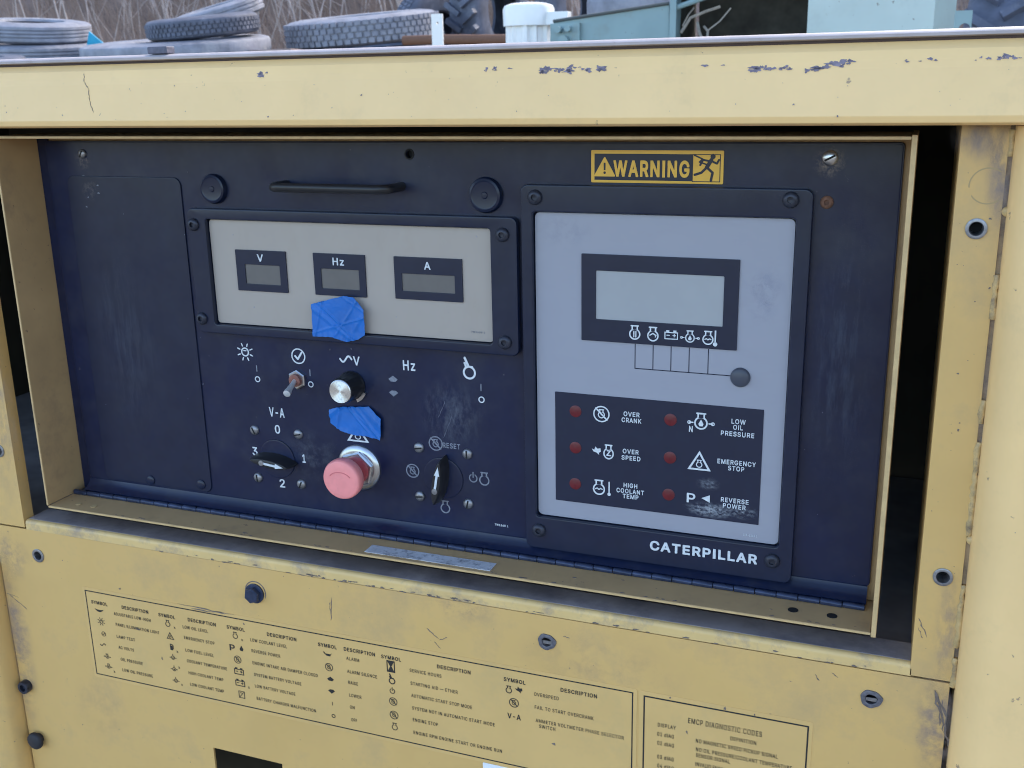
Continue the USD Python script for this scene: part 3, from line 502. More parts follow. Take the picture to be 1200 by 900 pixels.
for p in ((-0.3864, -0.4621), (-0.3855, -0.5012), (-0.4747, -0.5032), (-0.3865, -0.4809), (-0.3864, -0.4340), (-0.3031, -0.4329), (-0.3005, -0.4871)): obj('symbol', text('x', (p[0] - .001, p[1]), (p[0] + .001, p[1]), YL, .003), m_ink2, s1, smooth=False)
obj('scuff_mark', [blob(*(-0.4353, -0.4445), .0022, .0012, YL, 9), blob(*(-0.2991, -0.4145), .0009, .0009, YL, 10), blob(*(-0.4075, -0.4744), .0008, .0016, YL, 12), blob(*(0.0302, -0.4783), .0013, .0014, YL, 13), blob(*(-0.4521, -0.4004), .0010, .0010, YL, 14)] + [scratch((-0.3793, -0.4059), (-0.3102, -0.4062), .0007, YL, 15), scratch((-0.3622, -0.4077), (-0.3214, -0.4069), .0009, YL, 16)], m_scr, s1, smooth=False, kind='stuff')

s2 = thing('diagnostic_label', 'yellow diagnostic codes label with black border at lower right of the symbol label', 'label', (.2, YW, -.5))
A, B = (0.1140, -0.4118), (0.2527, -0.4101)
x0, x1, z1 = A[0], B[0], (A[1] + B[1]) / 2
obj('label_film', plate(Polygon(rr(x0 - .0046, x1 + .0036, -.60, z1 + .0048, .002)), YL, .0003), m_sticker, s2, smooth=False)
label_line([(x0, -.595), (x0, z1), (x1, z1), (x1, -.595), (x0, -.595)], .0013, YL, s2)
obj('heading', text('EMCP DIAGNOSTIC CODES', (0.1530, -0.4271), (0.2157, -0.4262), YL, .0050, False), m_ink, s2, smooth=False)
for s, a, b in (('DISPLAY', (0.1265, -0.4369), (0.1423, -0.4363)), ('DEFINITION', (0.1896, -0.4363), (0.2113, -0.4359))): obj('heading', text(s, a, b, YL, .0036, False), m_ink, s2, smooth=False)
for s, a, b in (('01 dIAG', (0.1262, -0.4460), (0.1410, -0.4456)), ('02 dIAG', (0.1264, -0.4550), (0.1413, -0.4546)), ('03 dIAG', (0.1266, -0.4691), (0.1413, -0.4685)), ('04 dIAG', (0.1268, -0.4783), (0.1415, -0.4775)), ('NO MAGNETIC SPEED PICKUP SIGNAL', (0.1602, -0.4455), (0.2295, -0.4446)), ('NO OIL PRESSURE/COOLANT TEMPERATURE', (0.1605, -0.4545), (0.2416, -0.4526)), ('SENSOR SIGNAL', (0.1606, -0.4594), (0.1900, -0.4593)), ('INVALID ENGINE', (0.1606, -0.4686), (0.1878, -0.4680))):
    obj('lettering', text(s, a, b, YL, .0037), m_ink, s2, smooth=False)
obj('scuff_mark', [blob(*(0.1521, -0.4385), .0007, .0013, YL, 17), blob(*(0.1839, -0.4084), .0008, .0018, YL, 18), blob(*(0.2088, -0.4092), .0006, .0010, YL, 19), blob(*(0.1367, -0.4079), .0007, .0008, YL, 20)], m_scr, s2, smooth=False, kind='stuff')
p0, p1 = (-0.0413, -0.5148), (-0.0023, -0.5120)
obj('paper_label', plate(Polygon(rr(p0[0], p1[0], p0[1] - .03, p0[1], .0008)), YL - .0002, .0004), mat('bright_white_label', (0.80, 0.82, 0.84), 0.4), smooth=False, label='small white label at the bottom edge under the symbol label', cat='label')

# ================================================================== YELLOW PANEL FRAME
fr = thing('panel_frame', 'grimy and shade-darkened yellow box frame around the dark blue control panel', 'frame', (-.12, -.02, -.32))
FX0, FX1, FZ0, FZ1 = -.5368, .2985, -.3182, .0650
t = .0026
def frame_sheet(x0, x1, z0, z1, yf=-.047, yb=.020): return slab(x0, x1, z0, z1, yf, yb, .0008, .0006)
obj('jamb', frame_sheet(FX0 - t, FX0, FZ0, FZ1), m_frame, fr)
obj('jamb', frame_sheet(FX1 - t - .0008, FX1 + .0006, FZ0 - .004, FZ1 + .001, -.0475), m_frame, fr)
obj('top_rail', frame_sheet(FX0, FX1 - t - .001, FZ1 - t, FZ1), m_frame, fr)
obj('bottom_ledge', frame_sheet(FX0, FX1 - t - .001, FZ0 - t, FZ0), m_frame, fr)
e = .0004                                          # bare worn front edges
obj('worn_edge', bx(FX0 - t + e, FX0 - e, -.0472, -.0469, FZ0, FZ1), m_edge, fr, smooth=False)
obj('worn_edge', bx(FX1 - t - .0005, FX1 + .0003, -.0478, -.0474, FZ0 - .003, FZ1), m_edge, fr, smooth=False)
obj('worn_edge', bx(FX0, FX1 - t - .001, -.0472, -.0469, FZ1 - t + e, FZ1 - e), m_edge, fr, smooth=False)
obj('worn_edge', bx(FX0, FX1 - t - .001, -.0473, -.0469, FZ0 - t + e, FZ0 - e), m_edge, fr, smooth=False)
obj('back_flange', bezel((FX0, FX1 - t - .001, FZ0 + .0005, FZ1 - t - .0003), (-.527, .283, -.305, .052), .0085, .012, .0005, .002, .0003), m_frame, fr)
for i, (u, v_) in enumerate((((-.5175), -.030), (-.4985, -.030), (.2315, -.030), (.2565, -.030))):
    h = obj('ledge_hole', lathe([(.0042, 0), (.0042, .0004), (1e-6, .0004)], 0, 0, 0, 18), m_void, fr) if False else None
def flat_disc(x, y, z, r, n=18):
    a = np.arange(n) * 2 * np.pi / n; return loft([np.stack([x + r * np.cos(a), y + r * np.sin(a), np.full(n, z - .0001)], 1), np.stack([x + r * np.cos(a), y + r * np.sin(a), np.full(n, z + .0004)], 1)])
for x, y in ((-.508, -.034), (-.488, -.034)): obj('rivet_head', flat_disc(x, y, FZ0 + .0003, .0032), m_edge, fr)
for x, y in ((.2330, -.029), (.2640, -.029)): obj('ledge_hole', flat_disc(x, y, FZ0, .0042), m_void, fr)
r = random.Random(77); gm = []
for k in range(46):
    x, y, s = r.uniform(-.52, .29), r.uniform(-.0465, -.02) if r.random() < .3 else -.0455 + r.random() * .002, r.uniform(.0006, .0022)
    a = np.linspace(0, 2 * np.pi, 9)[:-1]; q = np.array([(s * r.uniform(.5, 1.8) * math.cos(b), s * .5 * r.uniform(.5, 1.2) * math.sin(b)) for b in a])
    gm.append(loft([np.stack([x + q[:, 0], np.maximum(y + q[:, 1], -.0468), np.full(8, FZ0)], 1), np.stack([x + q[:, 0], np.maximum(y + q[:, 1], -.0468), np.full(8, FZ0 + .0002)], 1)]))
obj('edge_chips', gm, m_scr, fr, smooth=False, kind='stuff')
# scratched silver sticker on the ledge
obj('ledge_sticker', slab(-.168, -.044, -.0405, -.0235, 0, .0003, .001, .0001) if False else bx(-.160, -.0320, -.0425, -.0265, FZ0 + .0001, FZ0 + .0005), m_silver, smooth=False, label='scratched silver sticker lying on the bottom ledge of the yellow frame', cat='sticker')

# ================================================================== CONTROL PANEL
PF = .003
cp = thing('control_panel', 'large dark navy generator control panel on a long piano hinge', 'control panel', (-.12, PF, -.32))
PX0, PX1, PZ0, PZ1 = -.5235, .2900, -.3030, .0575
hole = (-0.1169, 0.0470)
face = Polygon(rr(PX0, PX1, PZ0, PZ1, .003)).difference(Point(hole).buffer(.0033, quad_segs=6))
obj('face', plate(face, PF, .004), m_navy, cp, smooth=False)
obj('face_edge', [loft([ring(rr(PX0, PX1, PZ0, PZ1, .003), PF + .009), ring(rr(PX0 - .0006, PX1 + .0006, PZ0, PZ1 + .0006, .003), PF + .003), ring(rr(PX0 - .0002, PX1 + .0002, PZ0, PZ1 + .0002, .003), PF + .0006), ring(rr(PX0 + .0006, PX1 - .0006, PZ0, PZ1 - .0006, .003), PF - .0001), ring(rr(PX0 + .0015, PX1 - .0015, PZ0, PZ1 - .0015, .003), PF - .0001)], False, False)], m_navy, cp, smooth=40)
obj('side_flange', bx(-.5366, -.5230, .0065, .0085, -.3170, .0615), m_navy, cp, smooth=False)
bot = [(PF, PZ0), (PF - .0015, PZ0 - .0040), (PF - .0060, PZ0 - .0080), (PF - .0110, PZ0 - .0105)]
obj('bottom_flare', sheetx(bot, PX0 + .001, PX1 - .001, .002), m_navy, cp, smooth=60)
hy, hzv = -.0105, -.3157
N = 46
xs = np.linspace(-.5345, .2885, N + 1)
for i in range(N):
    a = np.arange(10) * 2 * np.pi / 10
    rad = .0029 if i % 2 == 0 else .0027
    R = [np.stack([np.full(10, x), hy + rr_ * np.cos(a), hzv + rr_ * np.sin(a)], 1) for x, rr_ in ((xs[i] + .0003, rad * .85), (xs[i] + .0008, rad), (xs[i + 1] - .0008, rad), (xs[i + 1] - .0003, rad * .85))]
    obj('hinge_knuckle', loft(R, True, True), m_hinge, cp, smooth=40)
obj('hinge_leaf', bx(-.5345, .2885, -.0100, .012, FZ0 + .0003, FZ0 + .0012), m_hinge, cp, smooth=False)
# blank cover plate at the left
c0, c1 = (-0.3606, 0.0236), (-0.3637, -0.3007)
cvx = (c0[0] + c1[0]) / 2
obj('cover_plate', slab(-.500, cvx, c1[1], c0[1], PF - .0016, PF, .008, .0009), m_bezel, cp)
def screw(p, y, r, parent, material, drive='socket', h=.003):
    s = obj('screw', lathe([(r, 0), (r, h * .35), (r * .86, h * .75), (r * .62, h), (r * .40, h), (r * .40, h * .35), (1e-6, h * .3)] if drive == 'socket' else [(r, 0), (r, h * .4), (r * .8, h * .8), (r * .4, h), (1e-6, h)], p[0], p[1], y, 20), material, parent, smooth=40)
    if drive == 'slot':
        k = rnd.uniform(0, 3.14); poly = affinity.rotate(box(-r * .75, -r * .13, r * .75, r * .13), math.degrees(k), origin=(0, 0))
        if parent.count('/') < 3: obj('screw_slot', stand(ext(poly, .0004), p[0], p[1], y - h), m_void, s, smooth=False)
    return s
for p in ((-0.4395, -0.2955), (-0.3745, -0.2925)): screw(p, PF - .0016, .0052, cp, m_bezel, 'round', .0022)
for p, mt, rr_ in (((-0.4768, 0.0454), m_steel, .0045), ((0.2376, 0.0464), m_chrome, .0058)): screw(p, PF, rr_, cp, mt, 'slot', .0032)
screw((0.2371, 0.0130), PF, .0050, cp, m_rust, 'socket', .0026)
for c_, rx, am, col in (((-0.4779, 0.0388), .0125, .8, (0.11, 0.085, 0.08)), ((0.2378, 0.0432), .0150, .95, (0.16, 0.12, 0.095)), ((-0.4718, 0.0103), .0130, .6, (0.10, 0.08, 0.08))):
    smudge('rust_bloom', c_, rx, rx, PF - (.0018 if c_[1] < .02 else .0001), col, am, cp, 210, .44)
obj('paint_flecks', flecks(-.52, .285, -.295, .05, PF - .0017, 30, .00025, .0007, 55) + [blob(*(-0.4793, 0.0237), .0012, .0009, PF - .0001, 71), blob(*(-0.4615, 0.0147), .0010, .0007, PF - .0017, 72), blob(*(-0.4616, 0.0072), .0011, .0009, PF - .0017, 73), blob(*(-0.4752, 0.0027), .0010, .0006, PF - .0017, 74), blob(*(-0.4788, -0.0068), .0009, .0006, PF - .0017, 75)], m_scuff, cp, smooth=False, kind='stuff')
for p, r_ in (((-0.3239, 0.0137), .0142), ((-0.0450, 0.0132), .0155)):
    obj('round_plug', lathe([(r_, 0), (r_ * 1.0, .0022), (r_ * .92, .0048), (r_ * .80, .0056), (r_ * .72, .0048), (r_ * .2, .0047), (r_ * .16, .0055), (1e-6, .0056)], p[0], p[1], PF, 32), m_plastic if False else m_bezel, cp, smooth=40)
obj('bolt_hole', lathe([(.0048, 0), (.0046, .0006), (.0034, .0006), (.0032, -.006), (1e-6, -.006)], hole[0], hole[1], PF, 18), m_void, cp)
ha, hb_ = (-0.2439, 0.0190), (-0.1258, 0.0203)
hzz = ha[1]; yb = -.026
pts = [(ha[0], PF, hzz)] + [(ha[0] + .010 - .010 * math.cos(a), yb + .010 - .010 * math.sin(a), hzz) for a in np.linspace(0, math.pi / 2, 6)] + [(hb_[0] - .010 + .010 * math.sin(a), yb + .010 - .010 * math.cos(a), hzz) for a in np.linspace(0, math.pi / 2, 6)] + [(hb_[0], PF, hzz)]
obj('handle', tube(pts, .0041, 14), m_plastic, cp, smooth=50)
# printed symbols and numbers
YP = PF
prn = [('lamp', (-0.3062, -0.1451), .0092, 0), ('check', (-0.2455, -0.1449), .0078, 0), ('ether', (-0.0660, -0.1438), .0104, 0)]
for k, p, s, d in prn: obj('symbol', sym(k, p, s, YP), m_white, cp, smooth=False)
for p in ((-0.2943, -0.1610), (-0.2338, -0.1605), (-0.0550, -0.1600)): obj('symbol', sym('one', p, .0036, YP), m_dim, cp, smooth=False)
for p in ((-0.2944, -0.1720), (-0.2338, -0.1722), (-0.0548, -0.1716)): obj('symbol', sym('zero', p, .0034, YP), m_white, cp, smooth=False)
obj('symbol', [stand(ext(affinity.scale(icon('sine'), .0062, .0070, origin=(0, 0)), .0003), *(-0.1933, -0.1438), YP), text('V', (-0.1854, -0.1446), (-0.1784, -0.1449), YP, .0082, True)], m_white, cp, smooth=False)
obj('lettering', text('Hz', (-0.1330, -0.1447), (-0.1204, -0.1453), YP, .0092, True), m_white, cp, smooth=False)
for p in ((-0.1441, -0.1596), (-0.1443, -0.1732)): obj('symbol', sym('up' if p[1] > -.17 else 'down', p, .0048, YP), m_dim, cp, smooth=False)
obj('lettering', text('V-A', (-0.2840, -0.2044), (-0.2666, -0.2048), YP, .0092, True), m_white, cp, smooth=False)
for s, p in (('0', (-0.2761, -0.2223)), ('3', (-0.3050, -0.2486)), ('1', (-0.2480, -0.2502)), ('2', (-0.2757, -0.2798))):
    w = .0030 if s != '1' else .0019
    obj('lettering', text(s, (p[0] - w, p[1]), (p[0] + w, p[1]), YP, .0084, True), m_white, cp, smooth=False)
for k, p, s in (('crank', (-0.1027, -0.2188), .0072), ('crank', (-0.1281, -0.2491), .0070), ('power', (-0.0654, -0.2488), .0054), ('engine', (-0.0542, -0.2489), .0072), ('engine', (-0.0952, -0.2822), .0070)):
    obj('symbol', sym(k, p, s, YP), m_dim, cp, smooth=False)
obj('lettering', text('RESET', (-0.0954, -0.2198), (-0.0777, -0.2193), YP, .0048, True), m_dim, cp, smooth=False)
obj('lettering', text('7W1868 1', (-0.0447, -0.2934), (-0.0313, -0.2924), YP, .0020, True), m_white, cp, smooth=False)
for p in ((-0.3031, -0.2257), (-0.2520, -0.2249), (-0.3037, -0.2767), (-0.2529, -0.2777), (-0.1201, -0.2247), (-0.0704, -0.2255), (-0.1212, -0.2739), (-0.0711, -0.2753)): screw(p, YP, .0050, cp, m_steel, 'slot', .0030)
# triangle printed above the stop button, half hidden by tape
q = (-0.1854, -0.2178)
obj('symbol', stand(ext(affinity.scale(icon('stop'), .0120, .0100, origin=(0, 0)), .0003), q[0], q[1], YP), m_white, cp, smooth=False)
smudge('dust_patch', (-0.0861, -0.1895), .040, .042, PF, (0.085, 0.09, 0.11), .38, cp, 110, .42, (1.6, 1, .7))
smudge('dust_patch', (-0.2408, -0.2458), .045, .035, PF, (0.09, 0.095, 0.115), .30, cp, 90, .45)
smudge('dust_patch', (-0.4490, -0.1443), .05, .12, PF - .0016, (0.05, 0.055, 0.075), .25, cp, 60, .42, (2.2, 1, .4))
smudge('dust_patch', (0.2550, -0.1094), .03, .12, PF, (0.05, 0.058, 0.085), .35, cp, 60, .45, (2.2, 1, .4))
for a, b in (((-0.0913, -0.1762), (-0.0993, -0.1936)), ((-0.0846, -0.1894), (-0.0942, -0.2126))): obj('scratch', scratch(a, b, .00035, PF, int(abs(a[0]) * 1e4)), m_haze, cp, smooth=False)

# ------------------------------------------------------------------ switches, dial and stop button
q = (-0.2475, -0.1679)
tg = thing('toggle_switch', 'metal lamp test toggle switch with hexagonal nut and lever pointing down', 'switch', (q[0], PF, q[1]))
obj('hex_nut', [hexa(q[0], q[1], PF, .0098, .0040, .5)], m_chrome, tg, smooth=False)
obj('collar', lathe([(.0064, .0035), (.0062, .0075), (.0052, .0080), (.0034, .0078), (1e-6, .0076)], q[0], q[1], PF, 20), m_orange, tg, smooth=40)
tip = np.array([-.2445, -.0240, -.1755])
a0 = np.array([q[0], PF - .006, q[1]])
obj('lever', tube([a0, a0 + (tip - a0) * .3, a0 + (tip - a0) * .65, a0 + (tip - a0) * .85, a0 + (tip - a0) * .97, tip], [.0022, .0024, .0029, .0036, .0036, .0020], 14), m_lever, tg, smooth=60)

q = (-0.1880, -0.1691)
dk = thing('voltage_dial', 'round black adjusting dial with brushed metal cap above the blue tape', 'knob', (q[0], PF, q[1]))
n = 40; a = np.arange(n) * 2 * np.pi / n
def kr(r, h, flute): rrr = r * (1 - flute * (np.arange(n) % 2)); return np.stack([q[0] + rrr * np.cos(a), np.full(n, PF - h), q[1] + rrr * np.sin(a)], 1)
obj('knob_body', loft([kr(.0142, .0010, 0), kr(.0142, .003, 0), kr(.0132, .0045, .05), kr(.0126, .021, .05), kr(.0118, .0225, 0)]), m_plastic, dk, smooth=35)
obj('metal_cap', lathe([(.0114, .0220), (.0114, .0236), (.0108, .0240)] + [(.0108 - .0004 * k, .0240 - .00010 * (k % 2)) for k in range(1, 27)] + [(1e-6, .0240)], q[0], q[1], PF, 40), m_spun, dk, smooth=False)
arc = Point(q).buffer(.0168, quad_segs=10).difference(Point(q).buffer(.0136, quad_segs=10)).intersection(Polygon([q, (q[0] + .03, q[1] - .012), (q[0] + .012, q[1] - .03)]))
obj('locking_tab', plate(arc, PF - .0035, .0030), m_chrome, dk, smooth=False)

def selector(name, q, ang, label):
    s = thing(name, label, 'switch', (q[0], PF, q[1]), None)
    ca, sa = math.cos(ang), math.sin(ang)
    def al(L, W, y, sh=0.0):
        t = np.arange(24) * 2 * np.pi / 24
        x = L * np.cos(t) + sh; z = W * np.sin(t) * (np.abs(np.sin(t)) ** .35)
        return np.stack([q[0] + x * ca - z * sa, np.full(24, y), q[1] + x * sa + z * ca], 1)
    obj('base_disc', lathe([(.0205, 0), (.0203, .0012), (.0190, .0016), (1e-6, .0016)], q[0], q[1], PF, 32), m_navy, s, smooth=30)
    obj('pointer_grip', loft([al(.0245, .0064, PF - .0014), al(.0245, .0062, PF - .005), al(.0232, .0054, PF - .013), al(.0215, .0042, PF - .0170), al(.0200, .0034, PF - .0178)]), m_plastic, s, smooth=40)
    ar = unary_union([box(-.009, -.0011, .0055, .0011), Polygon([(.0045, -.0027), (.0135, 0), (.0045, .0027)])])
    ar = affinity.rotate(ar, math.degrees(ang), origin=(0, 0))
    obj('arrow_mark', stand(ext(ar, .0004), q[0] + .004 * ca, q[1] + .004 * sa, PF - .0178), m_white, s, smooth=False)
    obj('grub_screw', lathe([(.0030, 0), (.0028, .0010), (1e-6, .0012)], q[0] - .0075 * ca, q[1] - .0075 * sa, PF - .0175, 16), m_steel, s, smooth=40)
selector('selector_switch', (-0.2790, -0.2539), math.radians(-6), 'black pointer selector switch turned sideways among the numbers 0 to 3')
selector('selector_switch', (-0.0961, -0.2525), math.radians(80), 'black pointer selector switch turned upright below the word RESET')

q = (-0.1858, -0.2523)
es = thing('stop_button', 'sun faded pink mushroom emergency stop button in a chromed ring', 'button', (q[0], PF, q[1]))
obj('chrome_ring', lathe([(.0232, 0), (.0232, .0016), (.0222, .0030), (.0192, .0046), (.0165, .0046), (.0160, .0020), (1e-6, .0020)], q[0], q[1], PF, 40), m_chrome, es, smooth=30)
obj('ring_nut', hexa(q[0], q[1], PF - .0030, .0188, .0050, .3, .08), m_chrome, es, smooth=False)
obj('stem', lathe([(.0138, .006), (.0132, .0250), (1e-6, .0250)], q[0], q[1], PF, 28), m_red, es, smooth=30)
obj('mushroom_cap', lathe([(.0130, .0245), (.0176, .0250), (.0194, .0268), (.0199, .0305), (.0197, .0340), (.0189, .0360), (.0174, .0371), (.0120, .0376), (1e-6, .0378)], q[0], q[1], PF, 48), m_pink, es, smooth=50)
obj('arrow_mark', [stand(ext(affinity.scale(circ(0, 0, 1, .08).intersection(Polygon([(0, 0), (-1.2, .5), (-.6, 1.2), (.6, 1.2), (1.2, .5)])), .0120, .0075, origin=(0, 0)), .0009), q[0], q[1] + .001, PF - .0371)], mat('faded_red_print', (0.62, 0.15, 0.16), 0.5), es, smooth=False)

# ------------------------------------------------------------------ blue tape
def tape(pts, y, seed, label):
    rt = random.Random(seed); e2 = []
    for i, p in enumerate(pts):
        p2 = pts[(i + 1) % len(pts)]
        for k in range(7):
            t = k / 7; j = .00025 if k else 0
            e2.append((p[0] + (p2[0] - p[0]) * t + rt.uniform(-j, j), p[1] + (p2[1] - p[1]) * t + rt.uniform(-j, j)))
    P = Polygon(e2).buffer(0); x0, z0, x1, z1 = P.bounds
    m = trimesh.creation.extrude_polygon(P, .0002, engine='earcut')
    m = trimesh.Trimesh(m.vertices, m.faces)
    m = m.subdivide_to_size(.0013)
    v = np.array(m.vertices); th = v[:, 2].copy()
    cx, cz = (x0 + x1) / 2, (z0 + z1) / 2; W = x1 - x0
    lift = np.full(len(v), .0005)
    for k in range(9):                              # sharp creases, each a fold line with its own slope
        ang = rt.uniform(0, 6.28); d = (v[:, 0] - cx) * math.cos(ang) + (v[:, 1] - cz) * math.sin(ang) - rt.uniform(-.4, .4) * W
        lift += np.maximum(0, .0012 - np.abs(d) * rt.uniform(.25, .8)) * rt.uniform(.3, 1.0)
    lift += .0035 * np.clip((v[:, 0] - x0) / W - .72, 0, 1) ** 1.3 * 2 + .0012 * np.clip(.22 - (v[:, 1] - z0) / (z1 - z0), 0, 1) * 4 * np.abs(np.sin(v[:, 0] * 520))
    n = meshkit.fbm(np.stack([v[:, 0] * 90, v[:, 1] * 90, v[:, 0] * 0], 1), 3, seed); lift += .0012 * n
    return obj('masking_tape', tm(np.stack([v[:, 0], y - lift - th, v[:, 1]], 1), m.faces), m_tape, smooth=40, label=label, cat='tape')
tape([(-0.2217, -0.0906), (-0.2138, -0.0883), (-0.1860, -0.0809), (-0.1747, -0.0819), (-0.1654, -0.0934), (-0.1659, -0.1166), (-0.1731, -0.1212), (-0.1860, -0.1243), (-0.2010, -0.1209), (-0.2219, -0.1215)], -.0046, 4, 'crumpled blue masking tape stuck on the meter faceplate below the Hz display')
tape([(-0.2144, -0.1955), (-0.2016, -0.1914), (-0.1705, -0.1885), (-0.1578, -0.1992), (-0.1590, -0.2202), (-0.1709, -0.2186), (-0.1879, -0.2189), (-0.2033, -0.2158), (-0.2139, -0.2090)], PF - .0005, 6, 'blue masking tape stuck between the dial and the pink stop button')

# ================================================================== METER MODULE
mo = thing('meter_module', 'wide meter module with silver faceplate and three small displays', 'meter', (-.2, PF, -.11))
o0, o1, o2 = (-0.3530, -0.0038), (-0.0141, -0.0052), (-0.0156, -0.1263)
i0, i1, i2, i3 = (-0.3321, -0.0156), (-0.0402, -0.0151), (-0.0408, -0.1161), (-0.3323, -0.1165)
mi = ((i0[0] + i3[0]) / 2, (i1[0] + i2[0]) / 2, (i2[1] + i3[1]) / 2, (i0[1] + i1[1]) / 2)
mo_o = (o0[0], (o1[0] + o2[0]) / 2, o2[1], (o0[1] + o1[1]) / 2)
obj('bezel', bezel(mo_o, (mi[0] - .0008, mi[1] + .0008, mi[2] - .0008, mi[3] + .0008), -.005, PF, .006, .003, .0014), m_bezel, mo)
obj('faceplate', slab(mi[0], mi[1], mi[2], mi[3], 0, PF, .0032, .0003), m_plate2, mo)
D3 = [((-0.3045, -0.0429), (-0.2486, -0.0825), (-0.2947, -0.0568), (-0.2561, -0.0755), 'V', (-0.2799, -0.0499), (-0.2733, -0.0501)), ((-0.2190, -0.0429), (-0.1647, -0.0824), (-0.2114, -0.0572), (-0.1716, -0.0758), 'Hz', (-0.1981, -0.0498), (-0.1862, -0.0503)), ((-0.1353, -0.0428), (-0.0682, -0.0816), (-0.1278, -0.0580), (-0.0757, -0.0740), 'A', (-0.1050, -0.0498), (-0.0986, -0.0502))]
for a, b, c, d, s, t0, t1 in D3:
    x0, x1, z0, z1 = a[0], b[0], b[1], a[1]; w = (c[0], d[0], d[1], c[1])
    ds = obj('display', bezel((x0, x1, z0, z1), w, -.0014, .0002, .0006, .0008, .0003), m_black, mo)
    obj('lcd_screen', slab(w[0] - .001, w[1] + .001, w[2] - .001, w[3] + .001, -.0004, .0002, .0005, .0001), m_lcd, ds)
    obj('lettering', text(s, t0, t1, -.0014, .0066, True), m_white, ds, smooth=False)
obj('lettering', text('7W1688 1', (-0.0617, -0.1079), (-0.0485, -0.1080), 0, .0016), m_dim, mo, smooth=False)
for p in ((-0.3461, -0.0199), (-0.0277, -0.0194), (-0.3472, -0.1120), (-0.0274, -0.1140)): screw(p, -.005, .0062, mo, m_bscrew, 'socket', .0036)
obj('faceplate_specks', flecks(mi[0] + .01, mi[1] - .01, mi[2] + .005, mi[3] - .005, 0, 18, .0002, .0007, 88), m_plate, mo, smooth=False, kind='stuff')

# ================================================================== CONTROLLER MODULE
co = thing('controller_module', 'tall engine controller module with silver faceplate, large display and warning lamp block', 'controller', (.1, PF, -.3))
b0, b1, b2, b3 = (-0.0113, 0.0220), (0.2258, 0.0246), (0.2294, -0.2943), (-0.0106, -0.3196)
eo = ((b0[0] + b3[0]) / 2, (b1[0] + b2[0]) / 2, (b2[1] + b3[1]) / 2, (b0[1] + b1[1]) / 2)
ei = (0.0, .215, -.2750, 0.0)
obj('bezel', bezel(eo, (ei[0] - .0008, ei[1] + .0008, ei[2] - .0008, ei[3] + .0008), -.005, PF, .006, .0035, .0014), m_bezel, co)
obj('faceplate', slab(*ei, 0, PF, .0045, .0003), m_plate, co)
a, b = (0.0415, -0.0334), (0.1737, -0.1081); c, d = (0.0542, -0.0473), (0.1617, -0.0889)
ds = obj('display', bezel((a[0], b[0], b[1], a[1]), (c[0], d[0], d[1], c[1]), -.0014, .0002, .0006, .0010, .0003), m_black, co)
obj('lcd_screen', slab(c[0] - .001, d[0] + .001, d[1] - .001, c[1] + .001, -.0004, .0002, .0005, .0001), m_lcd2, ds)
for k, p, s in (('enginehour', (0.0885, -0.0987), .0068), ('enginerpm', (0.1041, -0.0991), .0068), ('battery', (0.1196, -0.0988), .0057), ('oil', (0.1353, -0.0990), .0056), ('enginegauge', (0.1502, -0.0992), .0064)):
    obj('symbol', sym(k, p, s, -.0014), m_white, ds, smooth=False)
p = (0.1562, -0.0993)
obj('symbol', [plate(box(p[0] - .0006, p[1] - .003, p[0] + .0006, p[1] + .007), -.0017, .0003), plate(Point(p[0], p[1] - .0045).buffer(.0018), -.0017, .0003)], m_white, ds, smooth=False)
zh = (0.0889, -0.1299)[1]; zt_ = b[1] + .001
xsl = [(0.0887, -0.1162)[0], (0.1042, -0.1163)[0], (0.1195, -0.1164)[0], (0.1348, -0.1165)[0], (0.1507, -0.1165)[0]]
bt = (0.1776, -0.1305)
lines = [box(x - .00035, zh, x + .00035, zt_ - .0014) for x in xsl] + [box(xsl[0] - .00035, zh - .0004, bt[0] - .006, zh + .0004)]
obj('guide_lines', plate(unary_union(lines), -.0002, .0002), m_black, co, smooth=False)
obj('push_button', lathe([(.0082, 0), (.0082, .0012), (.0074, .0022), (.0064, .0030), (.0040, .0038), (1e-6, .0040)], bt[0], bt[1], 0, 28), mat('grey_blue_button', (0.05, 0.055, 0.075), 0.35), co, smooth=50)
a, b, c, d = (0.0168, -0.1567), (0.1979, -0.1564), (0.1981, -0.2587), (0.0171, -0.2591)
x0, x1, z0, z1 = (a[0] + d[0]) / 2, (b[0] + c[0]) / 2, (c[1] + d[1]) / 2, (a[1] + b[1]) / 2
lb = obj('lamp_block', slab(x0, x1, z0, z1, -.0005, .0015, .0006, .0002), m_black, co)
for p in ((0.0359, -0.1730), (0.0358, -0.2068), (0.0355, -0.2411), (0.1205, -0.1726), (0.1208, -0.2067), (0.1203, -0.2408)):
    obj('warning_lamp', lathe([(.0054, 0), (.0054, .0003), (.0042, .0008), (1e-6, .0011)], p[0], p[1], -.0005, 20), m_led, lb, smooth=60)
YB = -.0005
